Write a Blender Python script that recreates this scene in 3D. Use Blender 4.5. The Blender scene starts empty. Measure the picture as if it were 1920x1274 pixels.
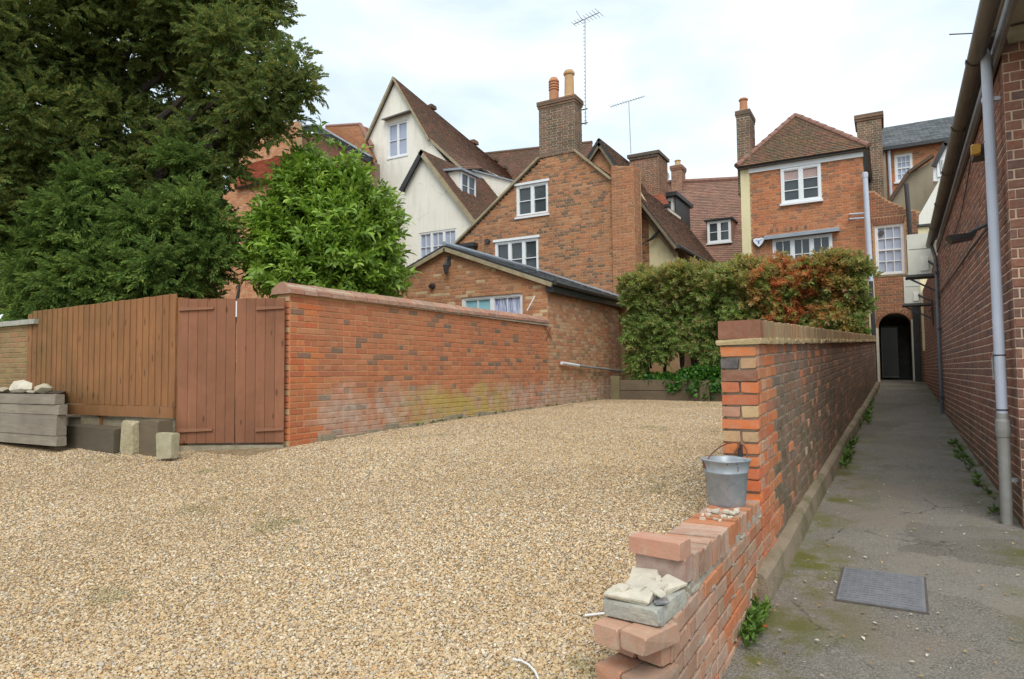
import bpy, math, random
import numpy as np
from mathutils import Matrix, Vector

# ------------------------------------------------------------------ camera, light, exposure
scene = bpy.context.scene
COL = scene.collection
FPX = 1250.0                                   # focal length in pixels of a 1920 wide picture
YAW = math.radians(29.46); PITCH = math.atan(62 / FPX); ROLL = 0.010; EYE = 1.53
FW = np.array([-math.sin(YAW) * math.cos(PITCH), math.cos(YAW) * math.cos(PITCH), math.sin(PITCH)])
RT = np.array([math.cos(YAW), math.sin(YAW), 0.0]); UP = np.cross(RT, FW)
RT2 = math.cos(ROLL) * RT - math.sin(ROLL) * UP
UP2 = math.sin(ROLL) * RT + math.cos(ROLL) * UP
cam = bpy.data.objects.new("camera", bpy.data.cameras.new("camera"))
cam.data.sensor_width = 36.0
cam.data.lens = FPX / 1920 * 36.0
cam.data.clip_start = 0.05; cam.data.clip_end = 900.0
cam.matrix_world = Matrix(((RT2[0], UP2[0], -FW[0], 0), (RT2[1], UP2[1], -FW[1], 0), (RT2[2], UP2[2], -FW[2], EYE), (0, 0, 0, 1)))
COL.objects.link(cam); scene.camera = cam

SUN_EL = math.radians(52); SUN_AZ = math.radians(150)     # azimuth clockwise from +Y
w = bpy.data.worlds.new("World"); scene.world = w; w.use_nodes = True
nt = w.node_tree; nt.nodes.clear()
def wn(t, **k):
    n = nt.nodes.new(t)
    for a, b in k.items(): setattr(n, a, b)
    return n
sky = wn('ShaderNodeTexSky', sky_type='NISHITA', sun_disc=False, sun_elevation=SUN_EL, sun_rotation=SUN_AZ)
sky.air_density = 1.0; sky.dust_density = 0.6
bg = wn('ShaderNodeBackground'); bg.inputs['Strength'].default_value = 0.1
out = wn('ShaderNodeOutputWorld')
tc = wn('ShaderNodeTexCoord'); mp = wn('ShaderNodeMapping'); mp.inputs['Scale'].default_value = (1, 1, 2.6)
n1 = wn('ShaderNodeTexNoise'); n1.inputs['Scale'].default_value = 2.3; n1.inputs['Detail'].default_value = 7; n1.inputs['Roughness'].default_value = 0.52
n1.inputs['Distortion'].default_value = 0.4
rp = wn('ShaderNodeValToRGB'); rp.color_ramp.elements[0].position = 0.34; rp.color_ramp.elements[0].color = (0.62, .62, .62, 1)
rp.color_ramp.elements[1].position = 0.60; rp.color_ramp.elements[1].color = (1, 1, 1, 1)
n2 = wn('ShaderNodeTexNoise'); n2.inputs['Scale'].default_value = 4.5; n2.inputs['Detail'].default_value = 6
rp2 = wn('ShaderNodeValToRGB'); rp2.color_ramp.elements[0].position = 0.34; rp2.color_ramp.elements[0].color = (6.0, 7.0, 7.7, 1)
rp2.color_ramp.elements[1].position = 0.62; rp2.color_ramp.elements[1].color = (7.5, 8.1, 8.4, 1)
mx = wn('ShaderNodeMix', data_type='RGBA')
L = nt.links.new
L(tc.outputs['Generated'], mp.inputs['Vector']); L(mp.outputs[0], n1.inputs['Vector']); L(mp.outputs[0], n2.inputs['Vector'])
L(n1.outputs['Fac'], rp.inputs['Fac']); L(n2.outputs['Fac'], rp2.inputs['Fac'])
skb = wn('ShaderNodeMix', data_type='RGBA', blend_type='MULTIPLY'); skb.inputs['Factor'].default_value = 1.0
skb.inputs['B'].default_value = (1.3, 1.3, 1.2, 1)
L(sky.outputs[0], skb.inputs['A'])
L(rp.outputs[0], mx.inputs['Factor']); L(skb.outputs['Result'], mx.inputs['A']); L(rp2.outputs[0], mx.inputs['B'])
L(mx.outputs['Result'], bg.inputs['Color']); L(bg.outputs[0], out.inputs[0])

sl = bpy.data.lights.new("sun", 'SUN'); sl.energy = 1.5; sl.angle = math.radians(38); sl.color = (1.0, 0.95, 0.87)
so = bpy.data.objects.new("sun", sl); COL.objects.link(so)
sd = Vector((math.sin(SUN_AZ) * math.cos(SUN_EL), math.cos(SUN_AZ) * math.cos(SUN_EL), math.sin(SUN_EL)))
so.rotation_euler = sd.to_track_quat('Z', 'Y').to_euler(); so.location = (0, -5, 30)
vs = scene.view_settings
vs.view_transform = 'Standard'; vs.look = 'None'; vs.gamma = 1.0; vs.exposure = 0.6; vs.use_curve_mapping = False
scene.cycles.max_bounces = 6; scene.cycles.diffuse_bounces = 3; scene.cycles.transparent_max_bounces = 8

rnd = random.Random(7); R_ = np.random.RandomState(11)
CAM = np.array([0, 0, EYE])
def ray(u, v): return RT2 * (u - 960) / FPX + UP2 * (637 - v) / FPX + FW
def PY(u, v, Y): d = ray(u, v); return CAM + d * (Y / d[1])          # point of the plane Y = const seen at a pixel
def PX(u, v, X): d = ray(u, v); return CAM + d * (X / d[0])
def PD(u, v, D): return CAM + ray(u, v) * D                          # point at a depth
def alley_z(Y): return 0.053 * Y
def yard_z(X, Y):
    b = np.interp(Y, [-20, 0, 2, 5.6, 9, 14, 16, 20, 80], [.20, .27, .36, .69, .78, .84, .86, 1.06, 1.6])
    return b + 0.02 * np.clip(-X - 6.2, 0, 8)

# ------------------------------------------------------------------ materials
class NT:
    def __init__(s, name):
        s.m = bpy.data.materials.new(name); s.m.use_nodes = True; s.t = s.m.node_tree; s.t.nodes.clear()
        s.o = s.n('ShaderNodeOutputMaterial'); s.b = s.n('ShaderNodeBsdfPrincipled'); s.l(s.b.outputs[0], s.o.inputs[0])
        s.geo = s.n('ShaderNodeNewGeometry'); s.pos = s.geo.outputs['Position']
    def n(s, t, **k):
        x = s.t.nodes.new(t)
        for a, b in k.items(): setattr(x, a, b)
        return x
    def l(s, a, b): s.t.links.new(a, b)
    def set(s, node, i, v):
        if hasattr(v, 'is_output'): s.l(v, node.inputs[i])
        else: node.inputs[i].default_value = v
    def vec(s, v, sc):
        m = s.n('ShaderNodeMapping'); s.l(v, m.inputs['Vector']); m.inputs['Scale'].default_value = sc; return m.outputs[0]
    def noise(s, scale, detail=4, v=None, rough=.55, dist=0, col=False):
        x = s.n('ShaderNodeTexNoise'); s.l(v or s.pos, x.inputs['Vector'])
        x.inputs['Scale'].default_value = scale; x.inputs['Detail'].default_value = detail; x.inputs['Roughness'].default_value = rough
        x.inputs['Distortion'].default_value = dist
        return x.outputs['Color' if col else 'Fac']
    def vor(s, scale, feat='F1', outp='Color', v=None):
        x = s.n('ShaderNodeTexVoronoi', feature=feat); s.l(v or s.pos, x.inputs['Vector']); x.inputs['Scale'].default_value = scale
        return x.outputs[outp]
    def ramp(s, f, stops, const=False):
        r = s.n('ShaderNodeValToRGB'); e = r.color_ramp.elements
        if const: r.color_ramp.interpolation = 'CONSTANT'
        while len(e) < len(stops): e.new(0.5)
        for i, (p, c) in enumerate(stops):
            e[i].position = p; e[i].color = (c, c, c, 1) if isinstance(c, (int, float)) else (*c, 1)
        s.l(f, r.inputs[0]); return r.outputs[0]
    def mix(s, f, a, b, mode='MIX'):
        x = s.n('ShaderNodeMix', data_type='RGBA', blend_type=mode)
        s.set(x, 'Factor', f)
        for i, v in (('A', a), ('B', b)):
            if isinstance(v, (tuple, list)): x.inputs[i].default_value = (*v, 1)
            elif isinstance(v, (int, float)): x.inputs[i].default_value = (v, v, v, 1)
            else: s.l(v, x.inputs[i])
        return x.outputs['Result']
    def math(s, op, a, b=0.0, c=None):
        x = s.n('ShaderNodeMath', operation=op); s.set(x, 0, a); s.set(x, 1, b)
        if c is not None: s.set(x, 2, c)
        return x.outputs[0]
    def rand(s):
        oi = s.n('ShaderNodeObjectInfo')
        return s.math('FRACT', s.math('ADD', s.geo.outputs['Random Per Island'], s.math('MULTIPLY', oi.outputs['Random'], 7.31)))
    def sep(s, i=2):
        x = s.n('ShaderNodeSeparateXYZ'); s.l(s.pos, x.inputs[0]); return x.outputs[i]
    def mr(s, v, a, b, c=0.0, d=1.0):
        x = s.n('ShaderNodeMapRange'); s.l(v, x.inputs[0])
        for i, q in enumerate((a, b, c, d)): x.inputs[i + 1].default_value = q
        return x.outputs[0]
    def bump(s, h, strength=.5, dist=.01):
        x = s.n('ShaderNodeBump'); x.inputs['Strength'].default_value = strength; x.inputs['Distance'].default_value = dist
        s.l(h, x.inputs['Height']); s.l(x.outputs[0], s.b.inputs['Normal'])
    def fin(s, col, rough=.8, metal=0.0, spec=None):
        s.set(s.b, 'Base Color', (*col, 1) if isinstance(col, (tuple, list)) else col); s.set(s.b, 'Roughness', rough); s.b.inputs['Metallic'].default_value = metal
        if spec is not None: s.b.inputs['Specular IOR Level'].default_value = spec
        return s.m
def stops(cols):
    n = len(cols); return [(i / n, c) for i, c in enumerate(cols)]

def brick_mat(name, cols, dirt=(.16, .12, .085), dirt_amt=.45, base_stain=None, bs=0.25, smear=0):
    k = NT(name); c = k.ramp(k.rand(), stops(cols), True)
    v = k.noise(26, 4); c = k.mix(k.ramp(v, [(.3, .0), (.75, .55)]), c, k.mix(.5, c, (.5, .42, .33)))
    g = k.noise(60, 3, rough=.7); c = k.mix(k.ramp(g, [(.35, .35), (.6, 0.0)]), c, dirt)
    st_ = k.noise(2.2, 5, v=k.vec(k.pos, (2.2, 2.2, .3)), rough=.6); c = k.mix(k.ramp(st_, [(.50, 0.0), (.72, .30)]), c, dirt)
    big_ = k.noise(.55, 3); c = k.mix(k.ramp(big_, [(.40, 0.0), (.62, .12)]), c, k.mix(.5, c, (.60, .36, .22)))
    if smear: c = k.mix(k.math('MULTIPLY', k.ramp(k.noise(11, 5, rough=.7, dist=.8), [(.50, 0.0), (.62, 1.0)]), smear), c, (.52, .44, .35))
    d = k.noise(1.3, 6, rough=.65); c = k.mix(k.math('MULTIPLY', k.ramp(d, [(.42, 0.0), (.66, 1.0)]), dirt_amt), c, dirt)
    if base_stain: c = base_stain(k, c)
    k.bump(k.math('ADD', k.noise(90, 3, rough=.7), k.noise(22, 2)), .5, .004)
    return k.fin(c, .93, spec=.2)
def plain_mat(name, a, b, scale=8, rough=.85, bs=.3, bd=.004, metal=0.0, bscale=60, spec=None, stretch=None):
    k = NT(name); v = k.vec(k.pos, stretch) if stretch else None
    f = k.noise(scale, 6, v=v, rough=.65)
    c = k.mix(k.ramp(f, [(.32, 0.0), (.68, 1.0)]), a, b)
    k.bump(k.noise(bscale, 4, v=v), bs, bd); return k.fin(c, rough, metal, spec)

def yard_stain(k, c):          # whitish salts and yellow-green lichen along the foot of the wall
    z = k.sep(2); y = k.sep(1)
    wob = k.math('MULTIPLY', k.noise(2.2, 4, rough=.6), .75)
    lvl = k.math('SUBTRACT', k.math('ADD', z, 0.0), wob)
    m = k.mr(lvl, 1.02, .72)
    near = k.mr(y, 5.7, 6.3)
    m = k.math('MULTIPLY', m, near)
    salt = k.mix(k.ramp(k.noise(7, 5), [(.35, 0.0), (.65, 1.0)]), (.64, .57, .48), (.50, .38, .30))
    c = k.mix(k.math('MULTIPLY', k.math('MULTIPLY', m, k.ramp(k.noise(4.5, 5, rough=.7), [(.36, .15), (.60, 1.0)])), .7), c, salt)
    ym = k.math('MULTIPLY', k.mr(lvl, .98, .74), k.math('MULTIPLY', k.mr(y, 7.4, 8.6), k.mr(y, 11.2, 10.0)))
    ym = k.math('MULTIPLY', ym, k.ramp(k.noise(3.1, 5, rough=.65), [(.36, 0.1), (.50, 1.0)]))
    c = k.mix(k.math('MULTIPLY', ym, .8), c, (.50, .38, .08))
    return c
def moss_low(z0, z1, col=(.12, .13, .04), amt=.6):
    def f(k, c):
        m = k.math('MULTIPLY', k.mr(k.math('SUBTRACT', k.sep(2), k.math('MULTIPLY', k.noise(3, 4), .5)), z1, z0), k.ramp(k.noise(6, 5), [(.4, 0.0), (.6, 1.0)]))
        return k.mix(k.math('MULTIPLY', m, amt), c, col)
    return f
M = {}
OR1, OR2, OR3 = (.60, .165, .06), (.54, .145, .055), (.64, .21, .085)
M['brick_yard'] = brick_mat('bright red brick', [OR1, OR2, OR3, (.50, .14, .065), OR1, (.48, .13, .055), (.58, .18, .075), OR3, OR2, (.60, .23, .10), OR2, OR1, (.40, .13, .07), OR1, (.56, .19, .09), (.24, .12, .08), (.56, .15, .055), (.52, .16, .07), OR3, (.14, .10, .085)], (.33, .19, .11), .35, yard_stain)
M['mortar_yard'] = NT('yellow lime mortar'); _k = M['mortar_yard']
M['mortar_yard'] = (lambda k: (k.bump(k.noise(80, 4), .6, .004), k.fin(yard_stain(k, k.mix(k.noise(9, 5), (.60, .36, .18), (.50, .28, .14))), .95, spec=.1))[1])(_k)
M['brick_orange'] = brick_mat('orange pillar brick', [(.68, .15, .035), (.62, .12, .03), (.60, .16, .05), (.70, .19, .05), (.52, .11, .04)], (.30, .17, .09), .3)
M['brick_cream'] = brick_mat('cream brick', [(.58, .42, .22), (.52, .34, .18)], (.35, .17, .10), .3)
M['brick_blue'] = brick_mat('blue grey brick', [(.09, .095, .11)], (.06, .05, .05), .2)
M['brick_pink'] = brick_mat('pinkish worn brick', [(.50, .25, .16), (.56, .33, .22)], (.3, .15, .1), .4)
M['brick_darkred'] = brick_mat('dull red brick', [(.34, .11, .06), (.28, .10, .06)], (.15, .09, .06), .5)
M['brick_alley'] = brick_mat('weathered alley brick', [(.26, .145, .11), (.31, .155, .11), (.22, .135, .105), (.33, .13, .085), (.19, .13, .105), (.36, .15, .09), (.27, .18, .14), (.17, .125, .10), (.28, .14, .10)], (.17, .14, .10), .75, moss_low(.8, 1.35, (.11, .10, .05), .6))
M['mortar_grey'] = plain_mat('grey lime mortar', (.56, .50, .38), (.40, .36, .26), 8, .95)
M['mortar_tan'] = plain_mat('tan mortar', (.54, .36, .20), (.42, .27, .15), 5, .95)
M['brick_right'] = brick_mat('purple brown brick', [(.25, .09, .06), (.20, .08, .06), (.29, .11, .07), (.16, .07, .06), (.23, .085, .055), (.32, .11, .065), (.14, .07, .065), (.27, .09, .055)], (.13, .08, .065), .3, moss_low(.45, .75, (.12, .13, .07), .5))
M['mortar_buff'] = plain_mat('buff mortar', (.70, .52, .38), (.58, .43, .31), 6, .95)
M['brick_gable'] = brick_mat('brown orange brick', [(.50, .20, .085), (.42, .16, .07), (.54, .23, .10), (.34, .13, .065), (.56, .26, .13), (.26, .12, .07), (.50, .18, .065), (.13, .085, .06), (.58, .19, .07), (.44, .21, .11), (.20, .11, .07), (.50, .22, .10)], (.16, .095, .055), .38)
M['brick_annex'] = brick_mat('buff orange brick', [(.52, .21, .09), (.46, .17, .075), (.56, .25, .12), (.40, .15, .07), (.58, .29, .15), (.50, .19, .08), (.68, .50, .30), (.38, .15, .08), (.56, .22, .09)], (.22, .14, .08), .3)
M['brick_flank'] = brick_mat('mixed flank brick', [(.56, .26, .13), (.60, .34, .19), (.52, .21, .11), (.64, .42, .25), (.56, .18, .08), (.40, .17, .10), (.60, .28, .15), (.30, .20, .12)], (.30, .20, .11), .35, yard_stain)
M['brick_house'] = brick_mat('red orange brick', [(.58, .17, .06), (.52, .14, .055), (.62, .21, .085), (.44, .13, .06), (.58, .16, .055), (.34, .11, .06), (.60, .22, .10), (.54, .15, .055), (.26, .11, .07)], (.28, .15, .08), .35)
M['brick_chim'] = brick_mat('sooty chimney brick', [(.22, .11, .075), (.18, .095, .07), (.27, .12, .07), (.14, .085, .065), (.20, .12, .08)], (.09, .075, .05), .7)
M['brick_brown'] = brick_mat('dark brown brick', [(.26, .10, .065), (.22, .085, .06), (.30, .11, .06)], (.13, .07, .05), .4)
def render_mat(name, a, b, st):
    k = NT(name); c = k.mix(k.ramp(k.noise(1.2, 6, rough=.6), [(.3, 0.0), (.7, 1.0)]), a, b)
    s1 = k.noise(1.6, 6, v=k.vec(k.pos, (3, 3, .35)), rough=.7); c = k.mix(k.math('MULTIPLY', k.ramp(s1, [(.50, 0.0), (.72, 1.0)]), .36), c, st)
    cr = k.vor(.8, 'DISTANCE_TO_EDGE', 'Distance', v=k.vec(k.pos, (1, 1, 1))); c = k.mix(k.math('MULTIPLY', k.ramp(cr, [(.002, .5), (.008, 0.0)]), k.ramp(k.noise(1.1, 3), [(.52, 0.0), (.58, 1.0)])), c, (.3, .27, .22))
    k.bump(k.math('ADD', k.noise(6, 5), k.noise(70, 3)), .35, .01); return k.fin(c, .9, spec=.2)
M['render_white'] = render_mat('off white render', (.86, .83, .74), (.78, .75, .65), (.45, .41, .33))
M['render_cream'] = render_mat('cream paint', (.80, .72, .46), (.70, .62, .38), (.4, .34, .22))
M['render_grey'] = render_mat('grey brown render', (.36, .31, .23), (.27, .24, .17), (.16, .14, .09))
M['white'] = plain_mat('white gloss paint', (.82, .83, .84), (.74, .76, .78), 5, .35, .1, .001)
M['white_blue'] = plain_mat('white plastic', (.80, .84, .88), (.74, .78, .84), 5, .4, .1, .001)
def glass_mat(name, col, rough=.06):
    k = NT(name); k.bump(k.noise(2.5, 1), .06, .02); m = k.fin(k.mix(k.noise(1.7, 3), col, tuple(q * 2.2 for q in col)), rough); k.b.inputs['Specular IOR Level'].default_value = .55; return m  # noise in the base colour imitates uneven reflections and interior tones
M['glass'] = glass_mat('window glass', (.035, .042, .045))
M['glass_net'] = glass_mat('window glass with net curtain', (.22, .25, .32), .12)
M['glass_lace'] = (lambda k: (k.bump(k.noise(30, 2, v=k.vec(k.pos, (4, 4, .6))), .4, .01), k.fin(k.mix(k.ramp(k.noise(9, 3, v=k.vec(k.pos, (5, 5, .5))), [(.4, 0.0), (.6, 1.0)]), (.18, .22, .42), (.62, .66, .80)), .15))[1])(NT('lace curtain behind glass'))
M['teal'] = plain_mat('pale blue paint', (.30, .58, .66), (.26, .52, .60), 5, .5)
def tile_mat(name, cols, moss, mossamt, lich=0.0):
    k = NT(name); c = k.ramp(k.rand(), stops(cols), True)
    c = k.mix(k.math('MULTIPLY', k.ramp(k.noise(1.1, 7, rough=.7), [(.40, 0.0), (.65, 1.0)]), mossamt), c, moss)
    c = k.mix(k.ramp(k.noise(45, 3, rough=.7), [(.3, .45), (.55, 0.0)]), c, tuple(q * .55 for q in moss))
    if lich: c = k.mix(k.math('MULTIPLY', k.ramp(k.noise(14, 3, rough=.6), [(.6, 0.0), (.68, 1.0)]), lich), c, (.42, .38, .25))
    k.bump(k.noise(55, 3), .4, .006); return k.fin(c, .9, spec=.25)
M['tile_brown'] = tile_mat('old brown roof tile', [(.19, .095, .065), (.24, .11, .07), (.15, .085, .06), (.21, .09, .055), (.13, .08, .06)], (.115, .085, .055), .6, .4)
M['tile_red'] = tile_mat('red roof tile', [(.32, .17, .125), (.28, .15, .115), (.35, .19, .14), (.25, .14, .105)], (.20, .145, .105), .55, .15)
M['tile_orange'] = tile_mat('orange roof tile', [(.50, .16, .08), (.42, .13, .07), (.36, .12, .08), (.52, .20, .11)], (.20, .09, .06), .5, .1)
M['tile_hip'] = tile_mat('mossy brown roof tile', [(.20, .11, .08), (.25, .12, .08), (.17, .10, .075), (.15, .11, .075)], (.15, .125, .06), .65, .5)
M['ridge_red'] = plain_mat('clay ridge tile', (.30, .155, .115), (.22, .12, .09), 6, .9)
M['slate'] = tile_mat('grey slate', [(.11, .125, .145), (.14, .155, .175), (.09, .10, .12), (.16, .17, .18)], (.12, .12, .09), .4, .2)
M['lead'] = plain_mat('lead sheet', (.24, .28, .33), (.32, .36, .40), 3, .5)
M['verge'] = plain_mat('weathered verge timber', (.40, .34, .22), (.26, .21, .13), 7, .85)
M['black'] = plain_mat('black painted timber', (.018, .018, .02), (.035, .035, .035), 6, .5)
M['iron'] = plain_mat('black iron', (.03, .03, .035), (.05, .05, .05), 8, .45)
M['rust'] = plain_mat('rusty iron', (.20, .07, .035), (.10, .045, .03), 20, .9)
M['terracotta'] = plain_mat('terracotta pot', (.52, .24, .12), (.44, .20, .11), 6, .85)
M['buffpot'] = plain_mat('buff clay pot', (.60, .38, .19), (.50, .30, .15), 5, .85)
M['pipe_blue'] = plain_mat('pale grey blue pipe', (.54, .58, .68), (.47, .51, .60), 3, .42, .1, .001)
M['pipe_grey'] = plain_mat('dirty grey pipe', (.34, .34, .34), (.25, .24, .21), 5, .6)
M['gutter'] = plain_mat('brown grey gutter', (.10, .09, .082), (.17, .148, .125), 6, .45, stretch=(3, .5, 3))
M['soffit'] = plain_mat('beige soffit board', (.42, .36, .28), (.34, .29, .23), 3, .7)
M['ac'] = plain_mat('off white metal casing', (.66, .65, .57), (.56, .55, .48), 4, .5, .1, .002)
M['ac_dark'] = plain_mat('dark grille', (.10, .10, .09), (.06, .06, .055), 20, .7)
M['alum'] = plain_mat('aluminium', (.45, .46, .48), (.32, .33, .35), 9, .35, metal=.7)
M['lamp_amber'] = plain_mat('amber lens', (.60, .34, .06), (.5, .28, .05), 9, .3)
M['conc'] = plain_mat('rough concrete', (.36, .30, .20), (.22, .19, .12), 7, .95, .6, .012)
M['kerb'] = (lambda k: (k.bump(k.math('ADD', k.noise(9, 6), k.noise(80, 3)), .5, .015), k.fin(k.mix(k.math('MULTIPLY', k.ramp(k.noise(2.3, 6, rough=.65), [(.45, 0.0), (.62, 1.0)]), .7), k.mix(k.noise(14, 6), (.34, .27, .19), (.24, .19, .14)), (.12, .12, .06)), .93, spec=.2))[1])(NT('mossy kerb concrete'))
M['stone_pale'] = plain_mat('pale weathered stone', (.62, .56, .44), (.46, .42, .34), 12, .9, .6, .01)
M['stone_grey'] = plain_mat('grey slab', (.30, .31, .29), (.46, .44, .36), 14, .9, .6, .01)
M['mortar_wet'] = plain_mat('smeared grey mortar', (.42, .38, .31), (.30, .27, .22), 12, .9, .7, .01)
def stub_brick(name, cols): return brick_mat(name, cols, (.36, .25, .18), .5)
M['brick_stub'] = brick_mat('salmon brick', [(.48, .22, .14), (.58, .30, .20), (.40, .16, .10), (.52, .33, .25), (.60, .23, .12), (.44, .24, .17)], (.30, .22, .16), .6, smear=.5)
def wood_mat(name, a, b, dark, knots=True, sc=(9, 9, .8)):
    k = NT(name); v = k.vec(k.pos, sc); oi = k.rand()
    c = k.mix(k.ramp(k.noise(3.5, 6, v=v, rough=.7, dist=.6), [(.3, 0.0), (.7, 1.0)]), a, b)
    c = k.mix(k.math('MULTIPLY', oi, .5), c, tuple(q * .6 for q in a)); c = k.mix(k.ramp(k.noise(1.4, 5, rough=.65), [(.42, 0.0), (.68, .45)]), c, dark)
    if knots:
        kn = k.vor(3.1, v=k.vec(k.pos, (3.2, 3.2, 1.0)), outp='Distance'); c = k.mix(k.ramp(kn, [(.09, .9), (.16, 0.0)]), c, dark)
    k.bump(k.noise(18, 5, v=v, rough=.7), .5, .004); return k.fin(c, .75, spec=.3)
M['fence'] = wood_mat('brown stained board', (.30, .125, .05), (.23, .095, .04), (.12, .05, .025))
M['gate'] = wood_mat('red brown stained board', (.33, .145, .078), (.27, .115, .062), (.10, .045, .025))
def fence_green(name, base):
    k = NT(name); v = k.vec(k.pos, (9, 9, .8))
    c = k.mix(k.ramp(k.noise(3.5, 6, v=v, rough=.7), [(.3, 0.0), (.7, 1.0)]), base, tuple(q * .8 for q in base))
    c = k.mix(k.math('MULTIPLY', k.rand(), .3), c, tuple(q * .75 for q in base))
    c = k.mix(k.ramp(k.noise(1.3, 6, v=k.vec(k.pos, (3, 3, .8)), rough=.7), [(.42, 0.0), (.66, .5)]), c, (.16, .075, .035)); c = k.mix(k.mr(k.sep(2), 1.5, 1.0, 0.0, .3), c, (.20, .11, .05))
    kn = k.vor(3.1, v=k.vec(k.pos, (3.2, 3.2, 1.0)), outp='Distance'); c = k.mix(k.ramp(kn, [(.10, .9), (.18, 0.0)]), c, (.11, .045, .02))
    g = k.math('MULTIPLY', k.mr(k.sep(0), -8.0, -10.6), k.ramp(k.noise(2.0, 6, v=k.vec(k.pos, (1, 1, 1.4))), [(.35, 0.0), (.65, 1.0)]))
    c = k.mix(k.math('MULTIPLY', g, .75), c, (.15, .10, .03)); k.bump(k.noise(18, 5, v=v, rough=.7), .5, .004); return k.fin(c, .75, spec=.3)
M['fence'] = fence_green('brown stained fence board', (.38, .175, .07))
M['sleeper'] = wood_mat('weathered grey sleeper', (.38, .33, .26), (.22, .185, .14), (.10, .08, .06), False, (.8, 9, 9))
M['sleeper_b'] = wood_mat('dark mossy sleeper', (.15, .12, .085), (.10, .085, .05), (.05, .04, .03), False, (.8, 9, 9))
M['galv'] = (lambda k: (k.bump(k.noise(14, 3), .15, .003), k.fin(k.mix(k.ramp(k.noise(24, 4, rough=.6), [(.62, 0.0), (.70, 1.0)]), k.mix(k.vor(30), (.30, .34, .37), (.40, .44, .47)), (.18, .08, .045)), .48, .35))[1])(NT('galvanised steel'))
M['galv_in'] = plain_mat('rusty red inside', (.26, .09, .06), (.18, .07, .05), 20, .9)
M['steel'] = plain_mat('worn steel plate', (.24, .245, .26), (.33, .33, .35), 14, .42, .3, .002, metal=.6)
M['bark'] = plain_mat('dark bark', (.085, .06, .045), (.05, .04, .03), 6, .95, .9, .03, stretch=(3, 3, .6))
M['soil'] = plain_mat('dark soil', (.07, .05, .03), (.045, .035, .02), 9, .95)
M['dish'] = plain_mat('pale grey dish', (.5, .52, .54), (.42, .44, .46), 3, .5)
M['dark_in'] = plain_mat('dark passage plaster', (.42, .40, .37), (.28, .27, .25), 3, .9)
# gravel ground sheet
def gravel_ground():
    k = NT('golden gravel bed')
    c1 = k.vor(62, outp='Color'); s = k.n('ShaderNodeSeparateColor'); k.l(c1, s.inputs[0])
    G = [(.30, .19, .09), (.46, .31, .15), (.55, .39, .21), (.38, .27, .17), (.60, .48, .31), (.52, .29, .13), (.36, .32, .27), (.50, .38, .22), (.66, .55, .40), (.42, .28, .14)]
    c = k.ramp(s.outputs[0], stops(G), True)
    edge = k.vor(62, 'DISTANCE_TO_EDGE', 'Distance'); c = k.mix(k.ramp(edge, [(.02, .75), (.14, 0.0)]), c, (.13, .085, .045))
    c = k.mix(k.ramp(k.noise(.9, 5, rough=.6), [(.4, 0.0), (.7, .35)]), c, (.34, .22, .11))
    gm = k.math('MULTIPLY', k.ramp(k.noise(1.1, 6, rough=.6), [(.62, 0.0), (.70, 1.0)]), .45); c = k.mix(gm, c, (.14, .14, .04))
    k.bump(k.ramp(edge, [(0.0, 0.0), (.3, 1.0)]), .9, .012); return k.fin(c, .9, spec=.2)
M['gravel'] = gravel_ground()
def stone_mat():
    k = NT('gravel stone'); oi = k.n('ShaderNodeObjectInfo')
    G = [(.52, .36, .18), (.62, .45, .25), (.68, .52, .32), (.54, .40, .24), (.74, .62, .44), (.64, .40, .19), (.54, .46, .36), (.62, .47, .28), (.78, .70, .55), (.56, .38, .20), (.66, .50, .30), (.44, .31, .19), (.70, .55, .34), (.48, .45, .41)]
    c = k.ramp(oi.outputs['Random'], stops(G), True); c = k.mix(k.ramp(k.noise(90, 3), [(.4, 0.0), (.7, .3)]), c, (.30, .20, .11)); c = k.mix(k.ramp(k.noise(.42, 5, rough=.6), [(.42, 0.0), (.68, .36)]), c, (.42, .29, .15))
    gm = k.math('MULTIPLY', k.ramp(k.noise(1.1, 6, rough=.6), [(.62, 0.0), (.70, 1.0)]), .45); c = k.mix(gm, c, (.17, .17, .05))
    return k.fin(c, .7, spec=.35)
M['stone'] = stone_mat()
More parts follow.
